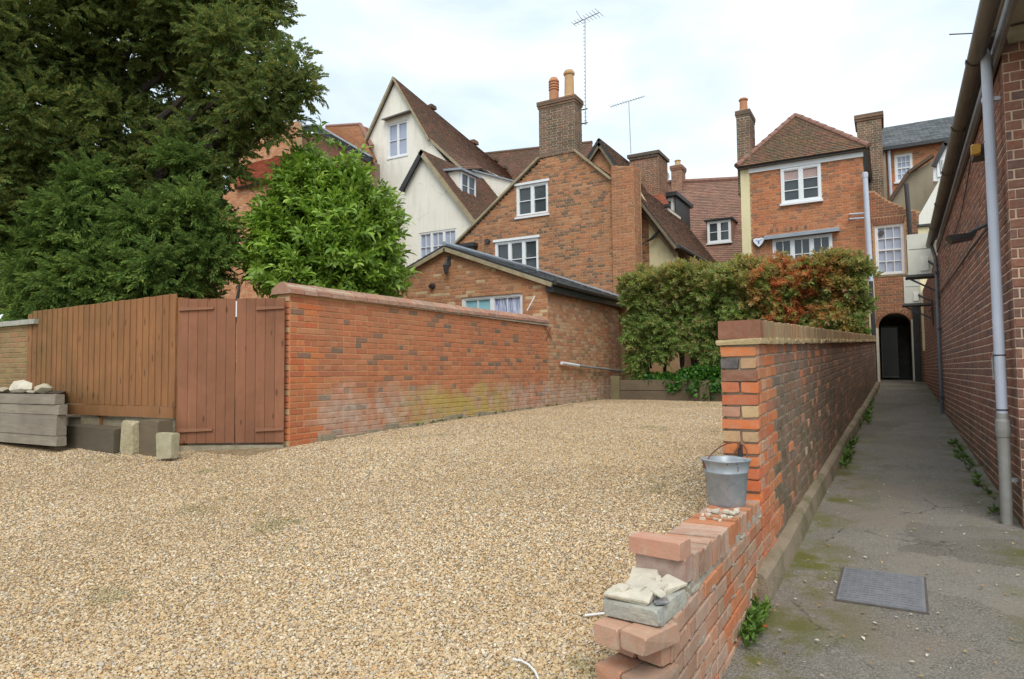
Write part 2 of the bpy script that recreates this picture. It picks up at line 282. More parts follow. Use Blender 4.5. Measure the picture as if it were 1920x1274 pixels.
def asphalt():
    k = NT('worn alley asphalt')
    c = k.mix(k.ramp(k.noise(3.2, 8, rough=.7), [(.40, 0.0), (.60, 1.0)]), (.115, .105, .09), (.20, .185, .155))
    x = k.sep(0); y = k.sep(1)
    c = k.mix(k.ramp(k.noise(95, 3, rough=.85), [(.42, 0.0), (.62, 1.0)]), c, (.36, .33, .28))
    c = k.mix(k.ramp(k.noise(70, 3, rough=.8), [(.30, .6), (.46, 0.0)]), c, (.05, .045, .038))
    c = k.mix(k.math('MULTIPLY', k.ramp(k.noise(1.6, 5), [(.5, 0.0), (.72, 1.0)]), .5), c, (.24, .175, .125))
    sides = k.math('MAXIMUM', k.mr(x, -.02, -.45), k.mr(x, .42, .72)); mm = k.math('MULTIPLY', sides, k.ramp(k.noise(2.6, 6, rough=.65), [(.47, 0.0), (.60, 1.0)]))
    c = k.mix(k.math('MULTIPLY', mm, .95), c, (.14, .14, .03))
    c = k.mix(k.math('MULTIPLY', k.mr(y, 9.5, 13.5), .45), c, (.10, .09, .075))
    wv = k.noise(2.0, 4, col=True); av = k.n('ShaderNodeVectorMath', operation='MULTIPLY_ADD'); k.l(wv, av.inputs[0]); av.inputs[1].default_value = (.5, .5, .5); k.l(k.pos, av.inputs[2])
    cr = k.vor(.75, 'DISTANCE_TO_EDGE', 'Distance', v=av.outputs[0]); crm = k.math('MULTIPLY', k.ramp(cr, [(.002, .55), (.014, 0.0)]), k.math('MULTIPLY', k.ramp(k.noise(.9, 2), [(.54, 0.0), (.58, 1.0)]), k.ramp(k.noise(14, 3), [(.40, 0.0), (.6, 1.0)])))
    pt = k.vor(.9, v=av.outputs[0]); ps = k.n('ShaderNodeSeparateColor'); k.l(pt, ps.inputs[0]); c = k.mix(k.ramp(ps.outputs[0], [(.3, 0.0), (.9, .38)]), c, (.26, .235, .20)); c = k.mix(k.ramp(ps.outputs[1], [(.6, 0.0), (.9, .35)]), c, (.09, .08, .065))
    c = k.mix(crm, c, (.03, .028, .022))
    h = k.math('SUBTRACT', k.math('ADD', k.noise(90, 3, rough=.8), k.math('MULTIPLY', k.noise(3, 5), 2.0)), k.math('MULTIPLY', crm, 2.0))
    k.bump(h, .8, .012); return k.fin(c, .9, spec=.25)
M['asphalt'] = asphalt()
M['earth'] = plain_mat('dull earth', (.14, .11, .07), (.10, .09, .05), 1.5, .95)
def leaf_mat(name, cols, rough=.5, trans=.25, patch=None, spec=.4):
    k = NT(name); k.b.inputs['Roughness'].default_value = rough; k.b.inputs['Specular IOR Level'].default_value = spec
    c = k.ramp(k.rand(), stops(cols), True)
    c = k.mix(k.ramp(k.noise(1.1, 4), [(.38, 0.0), (.62, .6)]), c, tuple(q * .62 for q in cols[0]))
    if patch: c = patch(k, c)
    k.set(k.b, 'Base Color', c)
    t = k.n('ShaderNodeBsdfTranslucent'); k.l(c, t.inputs[0]); m = k.n('ShaderNodeMixShader'); m.inputs[0].default_value = trans
    k.l(k.b.outputs[0], m.inputs[1]); k.l(t.outputs[0], m.inputs[2]); k.l(m.outputs[0], k.o.inputs[0]); return k.m
M['yew'] = leaf_mat('dark yew needles', [(.19, .27, .08), (.14, .22, .07), (.25, .32, .085), (.34, .38, .085), (.11, .18, .065), (.38, .33, .09)], .75, .38, spec=.12)
M['yew_blue'] = leaf_mat('green lower foliage', [(.17, .28, .07), (.24, .36, .08), (.12, .21, .055), (.33, .42, .09), (.19, .25, .06)], .7, .35, spec=.15)
M['laurel'] = leaf_mat('glossy laurel leaf', [(.22, .36, .04), (.29, .45, .05), (.15, .27, .035), (.40, .55, .09), (.18, .32, .04)], .3, .3)
def bronze(k, c):
    z = k.sep(2); x = k.sep(0)
    m = k.math('MULTIPLY', k.mr(k.math('ADD', z, k.math('MULTIPLY', k.noise(3, 3), .7)), 3.4, 4.4), k.ramp(k.rand(), [(.35, 1.0), (.75, 0.1)]))
    c = k.mix(k.math('MULTIPLY', m, .7), c, (.46, .30, .07))
    red = k.math('MULTIPLY', k.math('MULTIPLY', k.mr(x, -3.0, -2.2), k.mr(x, -.3, -1.4)), k.ramp(k.noise(3.4, 4), [(.44, 0.0), (.56, 1.0)]))
    return k.mix(k.math('MULTIPLY', red, k.ramp(k.rand(), [(.5, 1.0), (.9, .3)])), c, (.70, .21, .08))
M['photinia'] = leaf_mat('hedge leaf green and bronze', [(.26, .40, .08), (.20, .34, .07), (.36, .48, .13), (.50, .46, .16), (.24, .38, .08), (.62, .36, .22), (.14, .26, .06), (.48, .56, .26), (.30, .44, .10)], .4, .42, bronze)
M['ivy'] = leaf_mat('ivy leaf', [(.05, .17, .025), (.08, .25, .03), (.035, .12, .02), (.14, .32, .04)], .35, .25)
M['weed'] = leaf_mat('weed leaf', [(.13, .24, .04), (.18, .30, .05), (.09, .17, .03)], .5, .3)
M['litter'] = leaf_mat('fallen leaf', [(.45, .33, .14), (.62, .60, .52), (.30, .20, .09), (.66, .63, .50), (.40, .22, .08)], .7, .1)
M['red_leaf'] = leaf_mat('orange fallen leaf', [(.62, .14, .04)], .6, .2)

M['brick_coping'] = brick_mat('red lichened coping', [(.44, .16, .09), (.38, .14, .085), (.48, .20, .12), (.34, .13, .09), (.42, .22, .16)], (.30, .22, .16), .8, smear=.5)
M['footing'] = plain_mat('mossy rubble', (.40, .34, .24), (.24, .21, .14), 9, .95, .8, .014)
M['brick_pier'] = brick_mat('orange pier brick', [(.46, .17, .07), (.50, .16, .06), (.42, .15, .07), (.52, .21, .10), (.36, .13, .06)], (.22, .14, .08), .45)
M['brick_brown2'] = brick_mat('brown stack brick', [(.32, .13, .08), (.28, .11, .07), (.36, .14, .085), (.24, .11, .075)], (.14, .09, .05), .5)
M['conc_dark'] = plain_mat('dark slab', (.14, .115, .085), (.09, .075, .055), 7, .95)
M['blue'] = plain_mat('blue print', (.05, .16, .5), (.05, .14, .42), 7, .5)
M['brick_gable2'] = brick_mat('red brown brick', [(.38, .12, .06), (.33, .11, .06), (.42, .14, .07), (.26, .10, .06), (.44, .16, .09), (.20, .10, .07)], (.15, .10, .07), .5)
M['white_dirty'] = plain_mat('dirty white paint', (.62, .60, .54), (.48, .46, .40), 9, .6)
M['render_white2'] = render_mat('clean white render', (.84, .83, .76), (.78, .76, .68), (.5, .45, .36))
M['stone_step'] = plain_mat('pale worn slab', (.34, .31, .24), (.24, .22, .17), 12, .9)
M['pipe_dark'] = plain_mat('slate grey pipe', (.16, .17, .19), (.11, .115, .12), 5, .5)
M['brick_lh'] = brick_mat('warm orange brick', [(.60, .22, .09), (.54, .18, .08), (.64, .28, .13), (.50, .17, .075), (.62, .32, .18)], (.34, .20, .12), .3)
M['mortar_dark'] = plain_mat('dark mortar', (.26, .18, .13), (.20, .14, .10), 6, .95)
M['tile_orange2'] = tile_mat('orange brown tile', [(.36, .14, .07), (.32, .12, .06), (.40, .17, .08), (.28, .12, .06)], (.22, .15, .07), .45, .2)
M['coping_tan'] = brick_mat('tan lichened coping', [(.42, .28, .14), (.38, .24, .12), (.46, .30, .16), (.44, .20, .10), (.36, .27, .15), (.34, .22, .14)], (.24, .20, .11), .7)
M['wall_left'] = brick_mat('brown yellow brick', [(.30, .18, .08), (.34, .21, .09), (.27, .16, .07), (.36, .17, .08)], (.16, .13, .05), .5)
M['end_shade'] = plain_mat('far wall painted as shade', (.018, .017, .017), (.012, .012, .012), 3, .95)  # near-black colour stands in for shade at the end of the passage
M['blind'] = plain_mat('dusky pink blind', (.50, .36, .33), (.42, .30, .28), 4, .8)
M['plant_pot'] = plain_mat('white stick', (.75, .75, .75), (.65, .65, .65), 7, .6)
M['brick_orange2'] = brick_mat('worn orange brick', [(.56, .15, .05), (.50, .13, .05), (.46, .14, .07), (.58, .19, .08)], (.30, .19, .10), .6)
M['brick_worn'] = brick_mat('mortar smeared brick', [(.44, .23, .14), (.40, .19, .11), (.48, .28, .18), (.38, .22, .14)], (.32, .23, .15), .6, smear=.5)
M['batten'] = wood_mat('lighter batten', (.40, .19, .11), (.34, .16, .09), (.12, .05, .03), False)
M['verge_dark'] = plain_mat('dark weathered timber', (.22, .18, .12), (.13, .11, .075), 7, .85)
M['brick_stub1'] = brick_mat('clean salmon brick', [(.54, .24, .16)], (.42, .26, .18), .5, smear=.35)
M['block_pink'] = plain_mat('pinkish block with pale smear', (.36, .22, .17), (.52, .42, .36), 9, .9)
M['kerb_tan'] = plain_mat('tan weathered mortar', (.50, .38, .21), (.36, .27, .14), 9, .95, .6, .01)
M['mortar_moss'] = plain_mat('mossy mortar', (.38, .30, .14), (.28, .24, .10), 4, .95)
M['stone_pale2'] = plain_mat('buff stone', (.48, .42, .30), (.36, .32, .22), 12, .9, .6, .01)
M['conc_pale'] = plain_mat('rough pale concrete', (.50, .43, .28), (.34, .29, .17), 22, .95, .9, .015)
M['sleeper_b2'] = wood_mat('brown sleeper', (.20, .15, .10), (.14, .11, .065), (.07, .05, .04), False, (.8, 9, 9))
M['sleeper_post'] = wood_mat('mossy post', (.24, .20, .11), (.17, .15, .07), (.07, .05, .04), False, (9, 9, .8))
M['stone_moss'] = plain_mat('pale mossy block', (.46, .41, .29), (.32, .29, .17), 11, .95, .5, .01)
M['rust_frame'] = plain_mat('dark frame', (.12, .10, .085), (.07, .06, .05), 20, .8)

# ------------------------------------------------------------------ object helpers
WOFF = {}                                       # world offset of every object (nothing is rotated above parts)
def _link(o, parent, loc):
    COL.objects.link(o)
    loc = np.array(loc, float)
    if parent is not None:
        o.parent = parent; o.location = tuple(loc - WOFF[parent.name])
    else: o.location = tuple(loc)
    WOFF[o.name] = loc
    return o
def tag(o, label=None, cat=None, group=None, kind=None):
    if label: o['label'] = label
    if cat: o['category'] = cat
    if group: o['group'] = group
    if kind: o['kind'] = kind
    return o
def empty(name, loc, label=None, cat=None, group=None):
    return tag(_link(bpy.data.objects.new(name, None), None, loc), label, cat, group)
class MB:
    def __init__(s): s.v = []; s.f = []; s.c = 0
    def add(s, v, f):
        v = np.asarray(v, float).reshape(-1, 3); s.v.append(v); s.f += [tuple(i + s.c for i in q) for q in f]; s.c += len(v); return s
    def box(s, a, b, fr=None):
        a = np.array(a, float); b = np.array(b, float)
        P = np.array([[(a, b)[i][0], (a, b)[j][1], (a, b)[k][2]] for i in (0, 1) for j in (0, 1) for k in (0, 1)])
        if fr is not None: P = fr(P)
        return s.add(P, [(0, 1, 3, 2), (4, 6, 7, 5), (0, 4, 5, 1), (2, 3, 7, 6), (0, 2, 6, 4), (1, 5, 7, 3)])
    def hexa(s, P): return s.add(P, [(0, 3, 2, 1), (4, 5, 6, 7), (0, 1, 5, 4), (1, 2, 6, 5), (2, 3, 7, 6), (3, 0, 4, 7)])
    def rbox(s, a, b, r=.01, jit=0.0, rot=0.0, tilt=0.0):
        """box with chamfered corners and a little irregularity"""
        a = np.array(a, float); b = np.array(b, float); c = (a + b) / 2; h = (b - a) / 2; V = []
        for sx in (-1, 1):
            for sy in (-1, 1):
                for sz in (-1, 1):
                    p = h * (sx, sy, sz); q = R_.uniform(-jit, jit, 3)
                    for ax in range(3):
                        w_ = p.copy(); w_[ax] -= r * (sx, sy, sz)[ax]
                        for o_ in range(3):
                            if o_ != ax: pass
                        V.append(w_ + q)
        import itertools
        V = np.array(V); cr, sr = math.cos(rot), math.sin(rot); ct, st_ = math.cos(tilt), math.sin(tilt)
        V = V @ np.array([[1, 0, 0], [0, ct, st_], [0, -st_, ct]]); V = V @ np.array([[cr, sr, 0], [-sr, cr, 0], [0, 0, 1]]); V += c
        import bmesh
        bm = bmesh.new()
        for p in V: bm.verts.new(p)
        r_ = bmesh.ops.convex_hull(bm, input=bm.verts); bm.verts.ensure_lookup_table(); bm.verts.index_update()
        vv = [tuple(x.co) for x in bm.verts]; ff = [tuple(x.index for x in f.verts) for f in bm.faces]; bm.free()
        return s.add(vv, ff)
    def prism(s, poly, d0, d1, fr):
        """poly of (x,z) in the frame, extruded from depth d0 to d1"""
        n = len(poly); P = [fr(np.array([[x, d0, z]]))[0] for x, z in poly] + [fr(np.array([[x, d1, z]]))[0] for x, z in poly]
        return s.add(P, [tuple(range(n)), tuple(range(2 * n - 1, n - 1, -1))] + [(i, i + n, (i + 1) % n + n, (i + 1) % n) for i in range(n)])
    def tube(s, pts, r, seg=10, cap=True):
        pts = [np.array(p, float) for p in pts]; rr = r if hasattr(r, '__len__') else [r] * len(pts); V = []; F = []
        for i, p in enumerate(pts):
            d = pts[min(i + 1, len(pts) - 1)] - pts[max(i - 1, 0)]; d = d / (np.linalg.norm(d) + 1e-9)
            a = np.cross(d, (0, 0, 1) if abs(d[2]) < .9 else (1, 0, 0)); a /= np.linalg.norm(a); b = np.cross(d, a)
            for k in range(seg):
                t = 2 * math.pi * k / seg; V.append(p + rr[i] * (math.cos(t) * a + math.sin(t) * b))
        for i in range(len(pts) - 1):
            for k in range(seg): F.append((i * seg + k, i * seg + (k + 1) % seg, (i + 1) * seg + (k + 1) % seg, (i + 1) * seg + k))
        if cap: F += [tuple(range(seg - 1, -1, -1)), tuple((len(pts) - 1) * seg + k for k in range(seg))]
        return s.add(V, F)
    def lathe(s, c, prof, seg=16, shape=None, cap=True):
        V = []; F = []
        for r, z in prof:
            for k in range(seg):
                t = 2 * math.pi * k / seg; q = shape(t) if shape else 1.0
                V.append((c[0] + r * q * math.cos(t), c[1] + r * q * math.sin(t), c[2] + z))
        n = len(prof)
        for i in range(n - 1):
            for k in range(seg): F.append((i * seg + k, i * seg + (k + 1) % seg, (i + 1) * seg + (k + 1) % seg, (i + 1) * seg + k))
        if cap: F += [tuple(range(seg - 1, -1, -1)), tuple((n - 1) * seg + k for k in range(seg))]
        return s.add(V, F)
    def build(s, name, mat, parent=None, label=None, cat=None, group=None, kind=None, smooth=False, loc=None):
        V = np.concatenate(s.v) if s.v else np.zeros((0, 3))
        if loc is None:
            lo, hi = V.min(0), V.max(0); loc = np.array([(lo[0] + hi[0]) / 2, (lo[1] + hi[1]) / 2, lo[2]])
        loc = np.array(loc, float)
        me = bpy.data.meshes.new(name); me.from_pydata((V - loc).tolist(), [], s.f); me.update()
        for m in (mat if isinstance(mat, (list, tuple)) else [mat]): me.materials.append(M[m])
        if smooth: me.polygons.foreach_set('use_smooth', [True] * len(me.polygons))
        return tag(_link(bpy.data.objects.new(name, me), parent, loc), label, cat, group, kind)
    def smooth(s): return s
def Fr(o, ex, n, ez=(0, 0, 1)):
    o = np.array(o, float); ex = np.array(ex, float); n = np.array(n, float); ez = np.array(ez, float)
    def f(P): P = np.asarray(P, float).reshape(-1, 3); return o + P[:, :1] * ex + P[:, 1:2] * n + P[:, 2:3] * ez
    f.o, f.ex, f.n, f.ez = o, ex, n, ez
    return f
def front(Y): return Fr((0, Y, 0), (1, 0, 0), (0, -1, 0))             # faces the camera: x = X, z = Z
def east(X): return Fr((X, 0, 0), (0, 1, 0), (1, 0, 0))               # faces +X: x = Y
def west(X): return Fr((X, 0, 0), (0, 1, 0), (-1, 0, 0))

def rock(c, r, seed, n=34, flat=.0):
    q = np.random.RandomState(seed); import bmesh
    bm = bmesh.new()
    for _ in range(n): d = q.normal(size=3); d /= np.linalg.norm(d); bm.verts.new(np.array(c) + d * np.array(r) * q.uniform(.88, 1.0))
    bmesh.ops.convex_hull(bm, input=bm.verts); vs_ = [v for v in bm.verts if v.link_faces]; idx = {v: i for i, v in enumerate(vs_)}
    mb = MB().add([tuple(v.co) for v in vs_], [tuple(idx[v] for v in f.verts) for f in bm.faces]); bm.free(); return mb
# ---- openings and spans of a wall outline
def spans(poly, ops, z):
    xs = []; n = len(poly)
    for i in range(n):
        (x0, z0), (x1, z1) = poly[i], poly[(i + 1) % n]
        if (z0 <= z) != (z1 <= z): xs.append(x0 + (x1 - x0) * (z - z0) / (z1 - z0))
    xs.sort(); S = [(xs[i], xs[i + 1]) for i in range(0, len(xs) - 1, 2)]
    for op in ops:
        if op[0] == 'arch':
            _, a, b, z0, zs = op; r = (b - a) / 2; c = (a + b) / 2
            if z < z0 or z > zs + r * .97: continue
            if z > zs: hw = math.sqrt(max(r * r - (z - zs) ** 2, 0)); a, b = c - hw, c + hw
        else:
            a, b, z0, z1 = op
            if not (z0 < z < z1): continue
        T = []
        for s0, s1 in S:
            if b <= s0 or a >= s1: T.append((s0, s1)); continue
            if a > s0 + .002: T.append((s0, a))
            if b < s1 - .002: T.append((b, s1))
        S = T
    return S
def wall_body(mb, fr, poly, ops, t, step, d=0.0):
    zs = set([round(p[1], 4) for p in poly]); z0 = min(zs); z1 = max(zs)
    for op in ops:
        if op[0] == 'arch':
            zs.add(op[3]); zs.add(op[4]); r = (op[2] - op[1]) / 2
            for q in np.linspace(0, 1, 12): zs.add(round(op[4] + r * .97 * q, 4))
        else: zs.add(round(op[2], 4)); zs.add(round(op[3], 4))
    zs |= set(round(q, 4) for q in np.arange(z0 + step, z1, step)) if step else set()
    zs = sorted(q for q in zs if z0 <= q <= z1)
    for a, b in zip(zs[:-1], zs[1:]):
        if b - a < 5e-4: continue
        e = min(1e-4, (b - a) / 4); A = spans(poly, ops, a + e); B = spans(poly, ops, b - e)
        if len(A) != len(B): A = B = spans(poly, ops, (a + b) / 2)
        for (x0, x1), (x2, x3) in zip(A, B):
            mb.hexa(fr([[x0, d, a], [x1, d, a], [x1, d - t, a], [x0, d - t, a], [x2, d, b], [x3, d, b], [x3, d - t, b], [x2, d - t, b]]))
# ---- bricks
def brick_template(w_, h_, full=True):
    out_ = []
    for k in range(7):
        j = lambda q: R_.uniform(-q, q)
        c = .006
        def ring(ins, d):
            return [[ins + j(.0015), d + j(.0012), ins + j(.0015)], [w_ - ins + j(.0015), d + j(.0012), ins + j(.0015)], [w_ - ins + j(.0015), d + j(.0012), h_ - ins + j(.0015)], [ins + j(.0015), d + j(.0012), h_ - ins + j(.0015)]]
        if full: V = ring(0, 0) + ring(0, .8 * 1) + ring(c, 1.0); 
        else: V = ring(0, 0) + ring(.002, 1.0)
        V = np.array(V)
        V[:, 1] = np.where(V[:, 1] < .4, 0, np.where(V[:, 1] < .9, .015, .019)) + R_.uniform(-.0012, .0012, len(V)) * (V[:, 1] > .4)
        F = []
        nr = len(V) // 4
        for r in range(nr - 1): F += [(r * 4 + i, r * 4 + (i + 1) % 4, r * 4 + 4 + (i + 1) % 4, r * 4 + 4 + i) for i in range(4)]
        F.append(tuple(nr * 4 - 4 + i for i in range(4)))
        out_.append((V / np.array([w_, 1, h_]), F))
    return out_
TPL = brick_template(.215, .065); TPH = brick_template(.102, .065); TPS = brick_template(.215, .065, False)
def make_brick_meshes(mat):
    res = []
    for T in (TPL, TPH):
        g = []
        for V, F in T:
            me = bpy.data.meshes.new('brick'); me.from_pydata(V.tolist(), [], F); me.update(); me.materials.append(M[mat]); g.append(me)
        res.append(g)
    return res
BM = {}
def course_bricks(fr, poly, ops, z0, h=.0645, joint=.0105, L_=.215, bond='flemish', x_start=0.0, z_top=None, jit=.002):
    """list of bricks (x0, x1, z0, z1) in the wall frame"""
    res = []; zt = max(p[1] for p in poly) if z_top is None else z_top; z = z0; row = 0; H = (L_ - joint) / 2
    while z < zt - .02:
        zc = z + h / 2; S = spans(poly, ops, zc)
        if S:
            xa, xb = S[0][0], S[-1][1]
            x = xa - (xa - x_start) % (L_ + joint) - (L_ + joint) * 2 + {'flemish': (row % 2) * (L_ + H) / 2 * 1.0, 'stretcher': (row % 2) * (L_ + joint) / 2, 'header': 0, 'garden': (row % 2) * (L_ + joint) / 2}[bond] ; k = 0
            cells = []
            while x < xb:
                if bond == 'flemish': wd = L_ if k % 2 == 0 else H
                elif bond == 'garden': wd = H if row % 4 == 3 else L_
                elif bond == 'header': wd = H
                else: wd = L_
                wd2 = wd + rnd.uniform(-.004, .004); cells.append((x, x + wd2)); x += wd + joint; k += 1
            for s0, s1 in S:
                for a, b in cells:
                    a2, b2 = max(a, s0 + .002), min(b, s1 - .002)
                    if b2 - a2 > .03: res.append((a2, b2, z + rnd.uniform(-jit, jit) * .5, z + h + rnd.uniform(-jit, jit) * .5))
        z += h + joint; row += 1
    return res
def project(P):
    q = P - CAM; z = q @ FW
    return (960 + FPX * (q @ RT2) / z, 637 - FPX * (q @ UP2) / z, z) if z > .1 else (1e6, 1e6, 1e6)
def lay(bricks, fr, parent, mat, name='brick', nparts=300, simple=False, mats=None, proud=.0):
    """300 bricks that show largest become parts, the rest one joined stuff part.  mats: f(x0,x1,z) -> material key"""
    if nparts:
        sc = []
        for i, (a, b, c, d) in enumerate(bricks):
            P = fr([[(a + b) / 2, 0, (c + d) / 2]])[0]; u, v, z = project(P)
            A_ = fr([[a, 0, c]])[0]; B_ = fr([[b, 0, d]])[0]; ua = project(A_)[0]; ub = project(B_)[0]
            vis = -60 < u < 1980 and -40 < v < 1314
            sc.append((abs(ub - ua) * (1 / z) if vis else 0) * (b - a > .06))
        order = np.argsort(-np.array(sc)); big = set(int(i) for i in order[:nparts] if sc[i] > 0)
    else: big = set()
    rest = {}
    for i, (a, b, c, d) in enumerate(bricks):
        mk = mats(a, b, c) if mats else mat
        j = R_.uniform(-.0025, .0025) + proud
        if i in big:
            if mk not in BM: BM[mk] = make_brick_meshes(mk)
            me = rnd.choice(BM[mk][0 if b - a > .15 else 1])
            o = bpy.data.objects.new(name, me)
            P = fr([[a, -.013 + j, c]])[0]; off = P - WOFF[parent.name]
            X = fr.ex * (b - a); Z = fr.ez * (d - c); N = fr.n
            o.matrix_basis = Matrix(((X[0], N[0], Z[0], off[0]), (X[1], N[1], Z[1], off[1]), (X[2], N[2], Z[2], off[2]), (0, 0, 0, 1)))
            COL.objects.link(o); o.parent = parent
        else: rest.setdefault(mk, []).append((a, b, c, d, j))
    first = True
    for mk, L_ in rest.items():
        mb = MB(); T = TPS if simple else TPL
        for a, b, c, d, j in L_:
            V, F = T[rnd.randrange(7)]; W = V.copy(); W[:, 0] = a + W[:, 0] * (b - a); W[:, 2] = c + W[:, 2] * (d - c); W[:, 1] += -.013 + j
            mb.add(fr(W), F)
        mb.build(name + 'work', mk, parent, kind='stuff')
def brick_wall(parent, fr, poly, ops, t, z0, mat, mortar, nparts=300, simple=False, name='wall', mats=None, body=True, **kw):
    if body:
        mb = MB(); wall_body(mb, fr, poly, ops, t, None); mb.build(name, mortar, parent)
    lay(course_bricks(fr, poly, ops, z0, **kw), fr, parent, mat, nparts=nparts, simple=simple, mats=mats)

# ---- roof tiles on a bilinear patch: eave left, eave right, ridge right, ridge left
def tile_patch(parent, P00, P10, P11, P01, mat, gauge=.10, width=.165, th=.014, slab=.07, name='roof_tiles', part=False, under='black', curve=0.0):
    P00, P10, P11, P01 = [np.array(p, float) for p in (P00, P10, P11, P01)]
    Hh = (np.linalg.norm(P01 - P00) + np.linalg.norm(P11 - P10)) / 2; rows = max(2, int(Hh / gauge))
    N = np.cross(P10 - P00, P01 - P00 if np.linalg.norm(P01 - P00) > .1 else P11 - P00); N /= np.linalg.norm(N)
    if N[2] < 0: N = -N
    def Q(u, v): return (P00 * (1 - u) + P10 * u) * (1 - v) + (P01 * (1 - u) + P11 * u) * v
    under_ = MB(); D = N * slab
    g_ = 8; top = [Q(i / g_, j / g_) - N * .006 for j in range(g_ + 1) for i in range(g_ + 1)]; bot = [p - D for p in top]; q_ = g_ + 1; m_ = q_ * q_
    under_.add(top + bot, [(j * q_ + i, j * q_ + i + 1, (j + 1) * q_ + i + 1, (j + 1) * q_ + i) for j in range(g_) for i in range(g_)] + [(m_ + (j + 1) * q_ + i, m_ + (j + 1) * q_ + i + 1, m_ + j * q_ + i + 1, m_ + j * q_ + i) for j in range(g_) for i in range(g_)]
               + [(i, i + m_, i + 1 + m_, i + 1) for i in range(g_)] + [(g_ * q_ + i, g_ * q_ + i + 1, g_ * q_ + i + 1 + m_, g_ * q_ + i + m_) for i in range(g_)] + [(i * q_, (i + 1) * q_, (i + 1) * q_ + m_, i * q_ + m_) for i in range(g_)] + [(i * q_ + g_, i * q_ + g_ + m_, (i + 1) * q_ + g_ + m_, (i + 1) * q_ + g_) for i in range(g_)])
    u_ = under_.build('roof', under, parent)
    mb = MB()
    for r in range(rows):
        v0, v1 = r / rows, min((r + 1.12) / rows, 1.0); Wd = np.linalg.norm(Q(1, v0) - Q(0, v0)); n = max(1, int(round(Wd / width)))
        us = (np.arange(n + 2) - (.5 if r % 2 else 0)) / n; us = np.clip(us, 0, 1)
        for a, b in zip(us[:-1], us[1:]):
            if b - a < .08 / n: continue
            g = .02 / n; a2, b2 = a + g, b - g; k1 = R_.uniform(-.004, .006); k2 = R_.uniform(-.004, .006); e = R_.uniform(-.05, .05) / rows
            top = N * .001
            c0, c1 = Q(a2, v0 + e), Q(b2, v0 + e); c2, c3 = Q(b2, v1), Q(a2, v1)
            t0 = N * (th * 1.35 + k1 + .004); t1 = N * (th * 1.35 + k2 + .004); bt = N * (.000)
            V = [c0 + bt, c1 + bt, c2, c3, c0 + t0, c1 + t1, c2 + N * .003, c3 + N * .003]
            F = [(4, 5, 6, 7), (0, 1, 5, 4), (1, 2, 6, 5), (3, 0, 4, 7)]
            if part: MB().add(V, F + [(0, 3, 2, 1)]).build('slate', mat, u_)
            else: mb.add(V, F)
    if not part: mb.build(name, mat, u_, kind='stuff')
    return u_
def bar(mb, A, B, wz, wy):
    """a board from A to B, wz tall and wy deep, with its top on the line"""
    A = np.array(A, float); B = np.array(B, float); d = B - A; d /= np.linalg.norm(d)
    s = np.cross(d, (0, 0, 1)); s /= np.linalg.norm(s); u = np.cross(s, d)
    mb.hexa([A - u * wz - s * wy / 2, B - u * wz - s * wy / 2, B - u * wz + s * wy / 2, A - u * wz + s * wy / 2, A - s * wy / 2, B - s * wy / 2, B + s * wy / 2, A + s * wy / 2])
    return mb

# ---- windows
def window(parent, fr, x0, x1, z0, z1, lights=2, bars=(1, 2), fw=.055, mull=.06, depth=.08, face=.0, glass='glass', sill=True, head=False, label=None, mat='white', bw=.022, sash=False):
    f = MB(); d0, d1 = face - depth, face
    f.box((x0, d0, z0), (x0 + fw, d1, z1), fr); f.box((x1 - fw, d0, z0), (x1, d1, z1), fr)
    f.box((x0 + fw, d0, z1 - fw), (x1 - fw, d1 - .001, z1), fr); f.box((x0 + fw, d0, z0), (x1 - fw, d1 - .001, z0 + fw), fr)
    iw = (x1 - x0 - 2 * fw - mull * (lights - 1)) / lights
    for i in range(1, lights):
        a = x0 + fw + iw * i + mull * (i - 1); f.box((a, d0, z0 + fw), (a + mull, d1 - .002, z1 - fw), fr)
    if sash:
        zc = (z0 + z1) / 2; f.box((x0 + fw, d0 + .01, zc - .022), (x1 - fw, d1 - .012, zc + .022), fr)
    o = f.build('window', mat, parent, label)
    gb = MB(); nb = 0
    for i in range(lights):
        a = x0 + fw + (iw + mull) * i; b = a + iw; za, zb = z0 + fw, z1 - fw
        s_ = .022
        MB().box((a, d0 + .02, za), (b, d0 + .03, zb), fr).build('pane', glass if isinstance(glass, str) else glass[i], o)
        for q in ((a, za, a + s_, zb), (b - s_, za, b, zb), (a + s_, zb - s_, b - s_, zb), (a + s_, za, b - s_, za + s_)):
            gb.box((q[0], d0 + .0305, q[1]), (q[2], d1 - .015, q[3]), fr)
        nx, nz = bars
        for k in range(1, nx): c = a + iw * k / nx; gb.box((c - bw / 2, d0 + .0305, za + s_), (c + bw / 2, d1 - .022, zb - s_), fr)
        for k in range(1, nz): c = za + (zb - za) * k / nz; gb.box((a + s_, d0 + .0305, c - bw / 2), (b - s_, d1 - .024, c + bw / 2), fr)
    gb.build('glazing_bars', mat, o)
    if sill: MB().box((x0 - .04, face - .03, z0 - .06), (x1 + .04, face + .06, z0 - .002), fr).build('sill', mat if sill is True else sill, o)
    if head: MB().box((x0 - .05, face - .03, z1 + .002), (x1 + .05, face + .05, z1 + .07), fr).build('head_board', mat, o)
    return o
def win_px(parent, Y, u0, v0, u1, v1, **k):
    """window on the plane Y whose left-top corner is at u0,v0 and right-bottom at u1,v1"""
    a = PY(u0, v0, Y); b = PY(u1, v1, Y); return (a[0], b[0], b[2], a[2])

